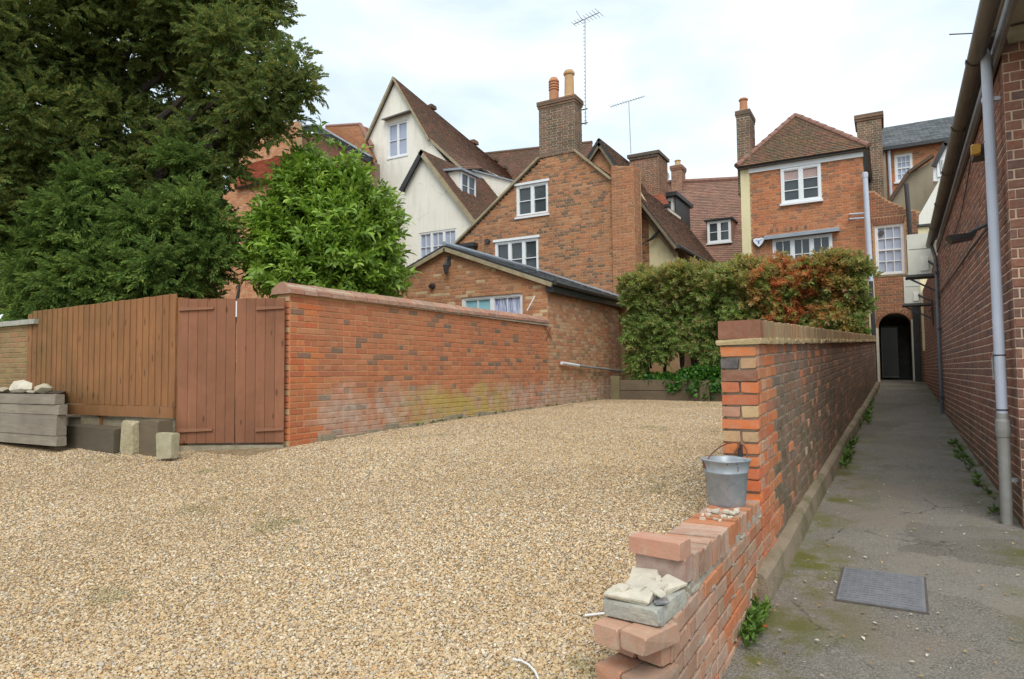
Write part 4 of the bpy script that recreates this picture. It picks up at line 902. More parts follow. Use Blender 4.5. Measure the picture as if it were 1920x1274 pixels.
# east wall under the eave and the lower catslide roof
mb = MB(); q = [PY(806, 266, 23.0), PY(985, 362, 30.0)]
mb.hexa([(q[0][0], 23.02, 5), (q[1][0] + .3, 30, 5), (q[1][0] - .3, 30, 5), (q[0][0] - .5, 23.3, 5), (q[0][0], 23.02, q[0][2]), (q[1][0] + .3, 30, q[1][2]), (q[1][0] - .3, 30, q[1][2]), (q[0][0] - .5, 23.3, q[0][2])]); mb.build('side_wall', 'render_white', tw)
a = PY(808, 263, 22.95); b = PY(868, 318, 22.95); c = PY(905, 316, 25.5); d = PY(855, 282, 25.5)
tile_patch(tw, b, c, d, a, 'tile_brown', .12, .18); mb = MB(); bar(mb, a + (0, -.05, .05), b + (0, -.05, .05), .10, .06); mb.build('verge', 'verge', tw)
# lead topped white wall between cottage roof and brick house
a = PY(880, 322, 24.2); b = PY(985, 347, 24.2)
mb = MB(); mb.hexa([(a[0], 24.2, 5.5), (b[0], 24.2, 5.5), (b[0], 25.5, 5.5), (a[0], 25.5, 5.5), (a[0], 24.2, a[2] + .1), (b[0], 24.2, b[2] + .0), (b[0], 25.5, b[2]), (a[0], 25.5, a[2] + .1)])
mb.build('parapet_block', 'render_white', wg)
mb = MB(); mb.hexa([(a[0] - .1, 24.1, a[2] + .10), (b[0], 24.1, b[2]), (b[0], 25.6, b[2]), (a[0] - .1, 25.6, a[2] + .10), (a[0] - .1, 24.1, a[2] + .16), (b[0], 24.1, b[2] + .06), (b[0], 25.6, b[2] + .06), (a[0] - .1, 25.6, a[2] + .16)]); mb.build('lead_capping', 'lead', wg)
# brown roof running behind the chimney
br = empty('rear_tiled_range', (-12, 30, 1), 'brown tiled roof range seen between the tall white house and the chimney stack', 'house')
a = PY(905, 345, 30); b = PY(1120, 345, 30); c = PY(1110, 268, 34); d = PY(905, 290, 34)
tile_patch(br, a, b, c, d, 'tile_brown', .14, .20); mb = MB(); mb.box((a[0], 30.1, .8), (b[0], 34, a[2] - .15)); mb.build('wall', 'brick_brown', br)
mb = MB(); mb.tube([d, c], .12, 8); mb.build('ridge', 'tile_brown', br)

# ------------------------------------------------------------------ right of the gable: square stack, dormers, red roof
rs = empty('square_chimney_house', (-7, 24, 1), 'low red tiled house with broad square chimney stack and two small dormers', 'house')
a = PY(1180, 295, 22.5); b = PY(1234, 290, 22.5)
sc_ = chimney(rs, a[0], b[0], 22.5, 23.6, 5.0, a[2] - .05, 'brick_brown2', cap=False)
MB().box((a[0] - .06, 22.42, a[2] - .05), (b[0] + .06, 23.7, a[2] + .06)).build('cap_slab', 'conc_dark', sc_)
mb = MB(); 
for k in range(4): xx = a[0] + (b[0] - a[0]) * (k + .5) / 4; mb.box((xx - .12, 22.45, a[2] - .14), (xx + .12, 22.5, a[2] - .05))
mb.build('corbel', 'conc_dark', sc_)
p = PY(1203, 365, 22.3); q = PY(1256, 385, 21.6); s2 = PY(1234, 358, 23.2); s1 = PY(1195, 360, 23.2)
tile_patch(rs, PY(1215, 388, 21.4), q, PY(1238, 357, 23.0), PY(1200, 360, 23.0), 'tile_orange', .12, .18)
fr = front(21.6); x0 = PY(1228, 400, 21.6)[0]; x1 = PY(1252, 400, 21.6)[0]; zt = PY(1250, 388, 21.6)[2]
MB().box((x0 - .8, 21.65, zt - 2.5), (x1, 23.2, zt - .03)).build('dormer', 'render_white', rs)
window(rs, fr, x0, x1, zt - 1.05, zt - .04, 1, (1, 1), .05, .05, .06, .02)
MB().box((x0 - .8, 21.45, zt - .03), (x1 + .1, 21.6, zt + .05)).build('dormer_fascia', 'black', rs)
fr = front(23.5); x0 = PY(1240, 380, 23.5)[0]; x1 = PY(1262, 380, 23.5)[0]; zt = PY(1265, 368, 23.5)[2]
MB().box((x0 - 1.0, 23.53, zt - 3.0), (x1 + .06, 25.5, zt - .02)).build('dormer', 'render_white', rs)
window(rs, fr, x0, x1, zt - 1.35, zt - .08, 1, (1, 2), .06, .05, .06, .02)
MB().box((x0 - 1.1, 23.3, zt - .02), (x1 + .2, 25.6, zt + .12)).build('dormer_roof', 'black', rs)
MB().box((x1 + .065, 23.45, zt - 2.6), (x1 + .11, 25.4, zt - .02)).build('dormer_cheek', 'black', rs)
rr = empty('red_roofed_house', (-6, 29, 1), 'long red brown tiled roof sloping towards the hedge with one small white dormer window', 'house')
RA = PY(1225, 560, 24.5); RB = PY(1405, 560, 24.5); RC = PY(1405, 336, 29.5); RD = PY(1225, 345, 29.5)
tile_patch(rr, RA, RB, RC, RD, 'tile_red', .115, .18)
MB().box((RA[0], 24.6, .8), (RB[0], 30, RA[2] - .15)).build('wall', 'brick_brown', rr)
y_ = RD.copy()
n = 16
for k in range(n):
    A_ = RD * (1 - k / n) + RC * (k / n); B_ = RD * (1 - (k + .97) / n) + RC * ((k + .97) / n); MB().tube([A_ + (0, 0, .02), B_ + (0, 0, .03)], [.12, .11], 8).build('ridge_tile', 'ridge_red', rr)
Nr = np.cross(RB - RA, RD - RA); dd = ray(1349, 456); YD = float((CAM + dd * (((RA - CAM) @ Nr) / (dd @ Nr)))[1]) - .05
a = PY(1326, 417, YD); b = PY(1371, 453, YD); fr = front(YD)
window(rr, fr, a[0], b[0], b[2], a[2], 2, (1, 2), .07, .09, .08, .03, label='small white dormer window')
MB().box((a[0] - .04, YD + .03, b[2] - .05), (b[0] + .04, YD + 1.6, a[2] + .02)).build('dormer', 'tile_red', rr)
MB().box((a[0] - .1, YD - .12, a[2] + .02), (b[0] + .1, YD + 1.7, a[2] + .08)).build('dormer_roof', 'black', rr)
a = PY(1258, 312, 29.0); b = PY(1277, 312, 29.0); c_ = chimney(rr, a[0], b[0], 29.0, 29.7, 8.2, a[2], 'brick_brown2'); pot(c_, (a[0] + b[0]) / 2, 29.3, a[2] + .03, .28, .14, 'buffpot')
c = PY(1245, 334, 28.8); sd_ = empty('satellite_dish', c, 'pale round satellite dish beside the little chimney', 'dish')
mb = MB(); mb.lathe((0, 0, 0), [(.02, 0), (.16, .03), (.28, .09), (.285, .10), (.16, .045), (.02, .015)], 16, cap=False)
V = mb.v[0]; mb.v[0] = np.stack([V[:, 0], V[:, 2] * -1, V[:, 1]], -1) + c; mb.build('reflector', 'dish', sd_); MB().tube([c, c + (0, .02, -.5)], .025, 6).build('mast', 'alum', sd_)
# ------------------------------------------------------------------ right hand brick house (hipped roof)
h2 = empty('hipped_brick_house', (-2, 23, 1), 'red orange brick house with hipped mossy roof, two white windows and heart alarm box', 'house')
Y = 20.5; fr = front(Y); XL, XR, ZE = -3.42, -.46, 7.50
wu = (-2.56, -1.50, 6.32, 7.36); wl = (-2.84, -1.27, 3.9, 5.33)
poly = [(XL, .9), (XR, .9), (XR, ZE), (XL, ZE)]
brick_wall(h2, fr, poly, [wu, wl], .3, 2.4, 'brick_house', 'mortar_tan', nparts=300, name='front_wall', bond='flemish')
MB().box((-3.68, -.05, .9), (XL - .004, .03, ZE), fr).build('render_strip', 'render_cream', h2)
MB().box((XR - .22, Y + .3, .9), (XR, 28, ZE)).build('side_wall', 'brick_house', h2)
MB().box((-3.66, Y + .055, .9), (-3.44, 28, ZE)).build('side_wall', 'render_cream', h2)
uw = window(h2, fr, *wu, lights=2, bars=(1, 3), fw=.07, mull=.09, depth=.09, face=.03, label='upper two light white window')
for xa, xb in ((wu[0] + .07, wu[0] + .485), (wu[1] - .485, wu[1] - .07)): MB().box((xa, -.0299, wu[3] - .34), (xb, -.0296, wu[3] - .07), fr).build('blind', 'blind', uw)
window(h2, fr, *wl, lights=3, bars=(2, 3), fw=.07, mull=.08, depth=.09, face=.01, label='lower three light white window')
mb = MB(); mb.hexa(fr([[-3.04, -.02, 5.36], [-1.07, -.02, 5.40], [-1.07, .22, 5.34], [-3.04, .22, 5.30], [-3.04, -.02, 5.46], [-1.07, -.02, 5.50], [-1.07, .22, 5.43], [-3.04, .22, 5.39]])); mb.build('window_hood', 'lead', h2)
lay(course_bricks(fr, [(-2.95, 5.50), (-1.2, 5.50), (-1.2, 5.66), (-2.95, 5.66)], [], 5.52, h=.11, L_=.14, bond='header', joint=.012), fr, h2, 'brick_gable', nparts=0, proud=.008)
MB().box((XL - .02, .0, ZE - .14), (XR + .03, .05, ZE - .005), fr).build('eave_board', 'white', h2)
MB().box((XL - .30, .0, ZE), (XR + .12, .18, ZE + .07), fr).build('gutter', 'gutter', h2)
ap = PY(1491, 218, 22.3)
A_ = np.array((-3.75, 20.28, ZE + .05)); B_ = np.array((-.28, 20.28, ZE + .05)); C1 = np.array((ap[0], 22.3, ap[2]))
tile_patch(h2, A_, B_, C1, C1, 'tile_hip', .11, .17)
tile_patch(h2, B_, B_ + (0, 8, 0), C1 + (0, 6, 0), C1, 'tile_hip', .11, .17); tile_patch(h2, A_, A_ + (0, 8, 0), C1 + (0, 6, 0), C1, 'tile_hip', .11, .17)
for E_ in (A_, B_):
    n = 9
    for k in range(n):
        p_ = E_ * (1 - k / n) + C1 * (k / n); q_ = E_ * (1 - (k + 1.08) / n) + C1 * ((k + 1.08) / n); MB().tube([p_ + (0, 0, .035), q_ + (0, 0, .02)], [.085, .075], 8).build('hip_tile', 'ridge_red', h2)
a = PY(1387, 200, 20.6); b = PY(1412, 200, 20.6)
c_ = chimney(h2, -3.78, -3.40, 20.6, 21.5, 6.8, 9.35, 'brick_chim', oversail=.03); pot(c_, -3.60, 20.85, 9.37, .42, .13, 'terracotta')
# heart shaped alarm box
c = PY(1423, 455, Y - .06)
al = empty('alarm_box', c, 'white heart shaped alarm box with dark border and blue marks on the red brick front', 'alarm box')
hp = [(0, -.17), (.13, -.04), (.185, .06), (.18, .13), (.10, .155), (0, .145), (-.10, .155), (-.18, .13), (-.185, .06), (-.13, -.04)]
ff = Fr((c[0], Y - .03, c[2]), (1, 0, 0), (0, -1, 0))
MB().prism(hp, 0, .05, ff).build('backplate', 'iron', al); MB().prism([(x * .82, z * .82 + .002) for x, z in hp], .051, .07, ff).build('cover', 'white', al)
mb = MB(); mb.box((-.055, .0705, .03), (.055, .073, .05), ff); mb.box((-.02, .0705, -.05), (.02, .073, .028), ff); mb.box((-.09, .0705, .06), (-.05, .073, .075), ff); mb.box((.05, .0705, .06), (.09, .073, .075), ff); mb.build('emblem', 'blue', al)
# vertical pale pipe and its side branches
pp = empty('soil_pipe', PY(1632, 530, 20.2), 'pale soil pipe with two short branches at the right corner of the hipped house', 'pipe')
t = PY(1622, 332, 20.25); b = PY(1633, 528, 20.25); MB().tube([t, b], .065, 12).build('pipe_run', 'pipe_blue', pp)
MB().tube([b, b + (0, 0, -.35), b + (0.02, 0, -1.2), b + (.02, 0, -3.2)], .055, 10).build('lower_pipe', 'iron', pp)
for v in (402, 411): a = PY(1593, v, 20.35); c = PY(1622, v - 2, 20.27); MB().tube([a + (0, .13, 0), a, c], .022, 8).build('branch', 'pipe_blue', pp)
MB().lathe(t + (0, 0, 0), [(.075, -.02), (.075, .1), (.06, .12)], 10).build('collar', 'pipe_blue', pp)
# ------------------------------------------------------------------ arch wall
aw = empty('arch_building', (.2, 24, 1.1), 'dark red brick building with arched passage below a tall sash window at the alley end', 'building')
Y = 22.0; fr = front(Y); a0, a1, zsp = -.235, .60, 2.72
sq = (-.24, .49, 4.25, 5.70); WXR = .98
poly = [(-.75, .9), (WXR, .9), (WXR, 5.95), (.59, 6.12), (.1, 6.42), (-.2, 6.72), (-.75, 6.85)]
body = MB(); wall_body(body, fr, poly, [('arch', a0, a1, .95, zsp), sq], .35, None); body.build('front_wall', 'mortar_tan', aw)
lay([q for q in course_bricks(fr, [(-.75, .9), (WXR, .9), (WXR, 5.9), (.59, 6.08), (.1, 6.38), (-.2, 6.68), (-.75, 6.8)], [('arch', a0 - .10, a1 + .10, .95, zsp), (sq[0] - .05, sq[1] + .05, sq[2], sq[3] + .24)], 1.0)], fr, aw, 'brick_gable2', nparts=260)
mb = MB()
for k in range(17):                                                      # ring of the arch
    t = math.pi * (k + .5) / 17; r0 = (a1 - a0) / 2; cx = (a0 + a1) / 2
    for s_ in (0,):
        c, s = math.cos(t), math.sin(t); q0, q1 = r0 + .004, r0 + .104; w0 = .06; P = []
        for d in (-.05, .022):
            P += [[cx + q0 * c - s * w0 / 2 * .85, d, zsp + q0 * s + c * w0 / 2 * .85], [cx + q1 * c - s * w0 / 2, d, zsp + q1 * s + c * w0 / 2], [cx + q1 * c + s * w0 / 2, d, zsp + q1 * s - c * w0 / 2], [cx + q0 * c + s * w0 / 2 * .85, d, zsp + q0 * s - c * w0 / 2 * .85]]
        MB().hexa(fr(P)).build('arch_brick', 'brick_gable2', aw)
for k in range(11):                                                      # flat arch of bricks over the sash
    xx = sq[0] - .03 + (sq[1] - sq[0] + .06) * k / 11; g = (k - 5) * .008
    MB().hexa(fr([[xx, -.04, sq[3] + .01], [xx + .062, -.04, sq[3] + .01], [xx + .062 + g, -.04, sq[3] + .22], [xx + g, -.04, sq[3] + .22], [xx, .015, sq[3] + .01], [xx + .062, .015, sq[3] + .01], [xx + .062 + g, .015, sq[3] + .22], [xx + g, .015, sq[3] + .22]])).build('arch_brick', 'brick_darkred', aw)
def blind(parent, x0, x1, z0, z1, dd, mat): MB().box((x0, dd, z0), (x1, dd + .0004, z1), fr).build('blind', mat, parent)
sw = window(aw, fr, *sq, lights=1, bars=(3, 4), fw=.06, depth=.1, face=-.04, sash=True, glass='glass_net', sill='conc', label='tall white sash window with round vent in its top pane')
c = fr([[sq[0] + .16, -.055, sq[3] - .22]])[0]; MB().tube([c, c + (0, -.03, 0)], .075, 14).build('vent', 'ac_dark', sw)
MB().box((a0 - .075, -.08, 1.05), (a0 - .008, .035, zsp), fr).build('door_jamb', 'white_dirty', aw); MB().box((a1 - .02, -.30, 1.05), (a1 + .045, .035, zsp + .2), fr).build('door_jamb', 'white_dirty', aw)
ins = MB(); ins.box((a0 - .15, Y + .35, 1.0), (a0, 31, 3.4)); ins.box((a1, Y + .35, 1.0), (a1 + .15, 31, 3.4)); ins.box((a0, Y + .35, 3.15), (a1, 31, 3.3)); ins.build('passage', 'dark_in', aw); MB().box((a0 - .6, 32.6, 1.0), (a1 + .6, 32.9, 3.9)).build('end_wall', 'end_shade', aw)  # passage stops short of the end wall, a gap added to let daylight in
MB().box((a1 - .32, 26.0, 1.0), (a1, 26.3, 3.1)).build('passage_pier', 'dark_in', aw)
MB().box((.62, Y - .06, 1.1), (.78, Y - .0, 3.6)).build('black_post', 'black', aw)
MB().box((-.75, Y + .35, .9), (WXR, 32.9, 1.0)).build('footing', 'conc', aw)
for k, (ya, x0, x1) in enumerate(((19.0, -.1, .55), (20.2, -.05, .6))): tag(MB().rbox((x0, ya, alley_z(ya) - .02), (x1, ya + .35, alley_z(ya) + .035), .008, .003).build('step_slab', 'stone_step'), ['pale stone strip set in the alley further from the archway', 'pale stone strip set in the alley just before the archway'][k], 'step', 'stone strips before the archway')
# cream return and black post left of arch
MB().box((-.44, 20.52, 1.0), (-.30, 21.95, 4.0)).build('return_wall', 'render_cream', h2)
# ------------------------------------------------------------------ slate roofed house behind the arch
sh = empty('slate_roofed_house', (1, 27, 1), 'brick house with grey slate roof, rendered side and tall sash window above the arch', 'house')
Y = 26.0; fr = front(Y)
a = PY(1660, 282, Y); b = PY(1800, 262, Y); wz = win_px(sh, Y, 1677, 292, 1712, 338)
poly = [(a[0], 3), (b[0], 3), (b[0], a[2]), (a[0], a[2])]
mb = MB(); wall_body(mb, fr, poly, [wz], .3, None); mb.build('front_wall', 'mortar_tan', sh); lay(course_bricks(fr, poly, [(wz[0] - .02, wz[1] + .02, wz[2], wz[3] + .1)], 5.6), fr, sh, 'brick_house', nparts=0, simple=True)
window(sh, fr, *wz, lights=1, bars=(3, 4), fw=.06, depth=.08, face=.0, sash=True, glass='glass_net')
l0 = PY(1634, 262, Y); tile_patch(sh, (l0[0] + .25, Y - .2, a[2] + .05), (b[0] + .5, Y - .2, a[2] + .05), (b[0] + .5, Y + 3, a[2] + 1.75), (l0[0], Y + 3, a[2] + 1.75), 'slate', .2, .3, .008, .08)
MB().box((l0[0] + .1, Y - .3, a[2] - .08), (b[0], Y - .12, a[2] + .04)).build('gutter', 'iron', sh)
MB().prism([(l0[0] + .02, 3), (a[0], 3), (a[0], a[2]), (l0[0] + .3, a[2] + .1), (l0[0] + .02, a[2] + .7)], .15, -.25, fr).build('rendered_side', 'render_grey', sh)
MB().tube([(a[0] + .1, Y - .12, a[2] - .02), (a[0] + .12, Y - .12, a[2] - 2.6)], .05, 8).build('downpipe', 'pipe_blue', sh)
cb = PY(1598, 222, 24.0); cd = PY(1652, 222, 24.0); c_ = chimney(sh, cb[0] + .12, cd[0], 24.0, 25.2, 5.5, cb[2] + .05, 'brick_chim', oversail=.07)
# grey rendered gable with raking tiles
gg = empty('grey_rendered_gable', (1.3, 24, 1), 'grey brown rendered gable wall with tiled edge above the sash window', 'building')
Y = 23.2; fr = front(Y); g = [PY(*q, Y) for q in ((1672, 372), (1700, 330), (1748, 296), (1752, 400), (1700, 400))]
poly = [(g[0][0], 4), (g[3][0] + .2, 4), (g[3][0] + .2, g[2][2]), (g[1][0], g[1][2]), (g[0][0], g[0][2])]
mb = MB(); wall_body(mb, fr, poly, [], .3, None); mb.build('gable_wall', 'render_grey', gg)
mb = MB(); bar(mb, np.array((g[0][0] - .15, Y - .05, g[0][2] - .15)), np.array((g[1][0], Y - .05, g[1][2] + .08)), .10, .3); bar(mb, np.array((g[1][0], Y - .05, g[1][2] + .08)), np.array((g[2][0], Y - .05, g[2][2] + .08)), .08, .3); mb.build('verge_tiles', 'tile_brown', gg)
MB().tube([PY(1699, 345, 21.7), PY(1707, 442, 21.7)], .06, 10).build('stack_pipe', 'iron', gg)
# white dormer and white wall tucked behind the gutter
wd = empty('white_dormer_building', (1.4, 18.5, 1), 'white walled building with slanting roof edge and dormer hidden behind the long gutter', 'building')
Y = 20.8; fr = front(Y); q = [PY(*p, Y) for p in ((1723, 446), (1723, 405), (1760, 340), (1775, 330), (1775, 446))]
MB().prism([(p[0], p[2]) for p in q], .0, -.3, fr).build('white_wall', 'render_white2', wd)
a_ = PY(1722, 405, Y); b_ = PY(1762, 338, Y)
q2 = [PY(*p, Y) for p in ((1722, 412), (1722, 425), (1745, 425), (1745, 418))]
MB().box((q2[0][0] - .05, 0, q2[1][2] - .03), (q2[2][0], .12, q2[1][2] + .03), fr).build('gutter', 'iron', wd)
MB().box((q2[0][0] - .02, 0, 2.0), (q2[0][0] + .22, .05, q2[1][2] - .04), fr).build('wall', 'render_cream', wd)
Y2 = 22.0; fr = front(Y2); q = [PY(*p, Y2) for p in ((1750, 340), (1750, 312), (1772, 274), (1800, 262), (1800, 340))]
MB().prism([(p[0], p[2]) for p in q], .0, -.4, fr).build('dormer_wall', 'white', wd)
mb = MB(); bar(mb, q[1] + (-.05, -.05, 0), q[2] + (-.05, -.05, .08), .12, .12); bar(mb, q[2] + (-.05, -.05, .08), q[3] + (0, -.05, .1), .12, .12); mb.build('roof_edge', 'black', wd)
window(wd, fr, PY(1757, 320, Y2)[0], PY(1772, 320, Y2)[0], PY(1757, 333, Y2)[2], PY(1757, 300, Y2)[2], 1, (2, 1), .04, .03, .04, .045, sill=False)

# ------------------------------------------------------------------ long dark brick building right of the alley
rb = empty('long_brick_building', (2.2, 10, .4), 'long purple brown brick building with deep gutter along the right side of the alley', 'building')
XW = .83; YN, YM, YF = 6.2, 14.1, 22.0; ZT = 4.12
fw_ = west(XW)
poly = [(YN, 0), (YM, .3), (YM, ZT - .2), (YN, ZT)]
mb = MB(); wall_body(mb, fw_, poly, [], .3, None); mb.build('alley_wall_core', 'mortar_buff', rb)
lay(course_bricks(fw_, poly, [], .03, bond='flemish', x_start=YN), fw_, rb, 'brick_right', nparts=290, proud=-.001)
ff = front(YN); poly = [(XW, 0), (3.6, 0), (3.6, ZT), (XW, ZT)]
mb = MB(); wall_body(mb, ff, [(XW + .3, 0), (3.6, 0), (3.6, ZT), (XW + .3, ZT)], [], .3, None); mb.build('end_wall_core', 'mortar_buff', rb)
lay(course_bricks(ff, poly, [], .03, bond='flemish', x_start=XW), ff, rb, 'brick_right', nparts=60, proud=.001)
fm = west(XW + .02); poly = [(YM, .3), (YF, .8), (YF, 3.6), (YM, 3.6)]
mb = MB(); wall_body(mb, fm, poly, [], .3, None); mb.build('far_wall_core', 'mortar_buff', rb)
lay(course_bricks(fm, poly, [], .33, bond='flemish', x_start=YM), fm, rb, 'brick_right', nparts=0, simple=True)
# eaves: gutter, fascia, soffit and roof
gx = .685; qa = PX(1842, 60, gx); qb = PX(1750, 432, gx + .02)
sl_g = (qb - qa) / (qb[1] - qa[1]); g0 = qa + sl_g * (4.85 - qa[1]); g1 = qa + sl_g * (14.15 - qa[1]); print('gutter', g0, g1)
n = 6
gut = MB(); S = 10
for k in range(n):
    A_ = g0 + (g1 - g0) * k / n; B_ = g0 + (g1 - g0) * (k + 1) / n
    for r_, aa, bb in ((.062, A_, B_), (.071, A_ - (g1 - g0) / n * .012, A_ + (g1 - g0) / n * .03)):
        V = []
        for p in (aa, bb):
            for s in range(S + 1): t = math.pi + math.pi * s / S; V.append(p + np.array((math.cos(t) * r_, 0, math.sin(t) * r_)))
            for s in range(S + 1): t = 2 * math.pi - math.pi * s / S; V.append(p + np.array((math.cos(t) * (r_ - .006), 0, math.sin(t) * (r_ - .006))))
        m_ = 2 * (S + 1); gut.add(V, [(i, (i + 1) % m_, (i + 1) % m_ + m_, i + m_) for i in range(m_)])
gut.build('gutter', 'gutter', rb)
mb = MB(); bar(mb, g0 + (.11, .2, .02), g1 + (.11, 0, .02), .17, .025); mb.build('fascia_board', 'gutter', rb)
MB().hexa([(.78, 5.0, 4.10), (3.6, 5.0, 4.10), (3.6, YN, 4.125), (.78, YN, 4.125), (.78, 5.0, 4.13), (3.6, 5.0, 4.13), (3.6, YN, 4.155), (.78, YN, 4.155)]).build('soffit_board', 'soffit', rb)
MB().hexa([(.76, YN, 4.08), (.86, YN, 4.08), (.86, YM, 3.83), (.77, YM, 3.83), (.76, YN, 4.12), (.86, YN, 4.12), (.86, YM, 3.87), (.77, YM, 3.87)]).build('soffit_board', 'gutter', rb)
tile_patch(rb, (gx + .02, 4.8, 4.24), (gx + .08, 14.2, 3.98), (3.9, 14.2, 5.3), (3.9, 4.8, 5.6), 'tile_brown', .2, .25)
MB().rbox((.86, YN - .06, ZT - .14), (3.0, YN - .03, ZT - .02), .01).build('concrete_band', 'conc', rb)
# cables clipped along the wall
cb_ = MB(); pts = [PX(*p, XW - .03) for p in ((1880, 455), (1868, 500), (1850, 545), (1800, 640), (1772, 690))]
pts = [PX(*p, XW - .03) for p in ((1862, 400), (1850, 430), (1822, 465), (1798, 500), (1766, 545), (1742, 585))]
cb_.tube(pts, .012, 6); pts2 = [PX(*p, XW - .02) for p in ((1822, 292), (1812, 350), (1800, 410), (1785, 450), (1765, 465))]; cb_.tube(pts2, .006, 5)
tag(cb_.build('wall_cable', 'iron'), 'black cable clipped slanting along the alley side of the long brick building', 'cable')
# main downpipe
dp = empty('rain_downpipe', (.74, 6.34, .3), 'pale rainwater pipe with black joints on the near end of the long brick building', 'downpipe')
top = np.array((.70, 6.32, 4.12)); x_ = .745
MB().tube([top, (x_, 6.33, 3.98), (x_, 6.34, .95)], .037, 16).build('pipe_run', 'pipe_blue', dp, smooth=False)
MB().tube([(x_, 6.34, 1.18), (x_, 6.34, .95), (x_ - .0, 6.335, .80), (x_, 6.34, .16)], [.040, .044, .041, .040], 16).build('lower_pipe', 'pipe_grey', dp)
for z in (3.3, 1.62, 1.20): MB().lathe((x_, 6.34, z), [(.0395, 0), (.041, .004), (.0395, .012)], 16).build('joint_ring', 'iron', dp)
for z in (3.62, .66): 
    mb = MB(); mb.lathe((x_, 6.34, z), [(.043, 0), (.043, .035)], 16); mb.box((x_ + .03, 6.32, z), (XW - .005, 6.36, z + .03)); mb.build('bracket', 'pipe_blue' if z > 1 else 'alum', dp)
MB().lathe((x_, 6.34, 1.0), [(.048, 0), (.051, .05), (.048, .12), (.039, .14)], 16).build('collar', 'pipe_grey', dp)
# second downpipe
d2 = empty('far_downpipe', (.72, 13.8, .7), 'slim dark downpipe half way along the alley below the gutter end', 'downpipe')
p = [PX(*q, .73) for q in ((1752, 440), (1757, 520), (1764, 600))]; MB().tube([(.72, 13.9, g1[2] - .05), (.77, 13.9, g1[2] - .25)] + [(.78, 13.9, 3.3), (.78, 13.9, .72)], .03, 10).build('pipe_run', 'pipe_dark', d2)
for z in (1.0, 2.2, 3.2): MB().box((.76, 13.86, z), (.83, 13.94, z + .04)).build('bracket', 'iron', d2)
# floodlight, alarm lamp, cable box
c = PX(1835, 288, XW - .06); sl_ = empty('sensor_lamp', c, 'grey sensor lamp with amber face high on the long brick wall', 'lamp')
MB().rbox(c - (.05, .09, .06), c + (.06, .07, .06), .012).build('housing', 'ac_dark', sl_); MB().rbox(c - (.07, .17, .045), c + (-.0, -.095, .045), .02).build('lens', 'lamp_amber', sl_)
c = PX(1853, 420, XW - .05); fl = empty('floodlight', c, 'black floodlight on a bent arm sticking out from the long brick wall', 'floodlight')
MB().box(c + (-.01, -.04, -.04), c + (.05, .04, .16)).build('mount', 'iron', fl); MB().tube([c, c + (-.10, .05, -.04), c + (-.16, .08, -.08)], .016, 6).build('arm', 'iron', fl)
MB().hexa([c + p for p in ((-.26, .0, -.12), (-.10, .0, -.10), (-.10, .20, -.10), (-.26, .20, -.12), (-.30, -.02, -.07), (-.08, -.02, -.06), (-.08, .22, -.06), (-.30, .22, -.07))]).build('lamp_head', 'iron', fl)
# curved stub cable at foot
c = PX(1868, 665, XW - .02); tag(MB().tube([c + (0, -.05, .02), c + (-.01, .08, .02), c + (-.015, .13, -.03), c + (-.01, .14, -.22)], .008, 6).build('cable_end', 'white_dirty'), 'short pale cable end curving out of the wall beside the rain pipe', 'cable')
# ------------------------------------------------------------------ air conditioning units
def ac(Y, u0, v0, u1, v1, label, dep=.34):
    a = PY(u0, v0, Y); b = PY(u1, v1, Y); x0, x1, z0, z1 = a[0], b[0], b[2], a[2]
    t = empty('air_conditioner', ((x0 + x1) / 2, Y, z0), label, 'air conditioner', 'air conditioning units on the alley wall')
    MB().rbox((x0, Y, z0), (x1, Y + dep, z1), .015).build('casing', 'ac', t)
    w_ = x1 - x0; h = z1 - z0; cx, cz = x0 + w_ * .42, z0 + h * .55
    MB().rbox((x0 + w_ * .55, Y - .02, z0 + h * .08), (x1 - w_ * .12, Y - .001, z0 + h * .42), .008).build('service_cover', 'render_white2', t); MB().box((x0 + .02, Y - .004, z0 + h * .62), (x1 - .02, Y - .0005, z0 + h * .63)).build('seam', 'ac_dark', t)
    fr = front(Y)
    for k in range(6): MB().box((x0 - .006, Y + .03 + .045 * k, z0 + h * .1), (x0 - .001, Y + .045 + .045 * k, z1 - h * .1)).build('louvre', 'ac_dark', t)
    MB().box((x0 - .04, Y - .05, z0 - .05), (XW + .04, Y + dep + .05, z0 - .012)).build('shelf', 'ac_dark', t)
    mb = MB(); mb.tube([(x1 - .04, Y - .02, z0 + h * .3), (x1 + .03, Y - .06, z0 + h * .2), (XW, Y - .08, z0 + .02), (XW + .0, Y - .08, z0 - .5)], .022, 7); mb.build('hose', 'iron', t)
    mb = MB(); bar(mb, (x0 + .02, Y + .05, z0 - .05), (XW + .03, Y + .05, z0 - .35), .03, .03); mb.build('bracket', 'iron', t)
ac(14.3, 1700, 441, 1747, 513, 'larger cream air conditioner on shelf just past the gutter end')
ac(16.6, 1694, 520, 1727, 568, 'smaller air conditioner mounted lower and further up the alley')
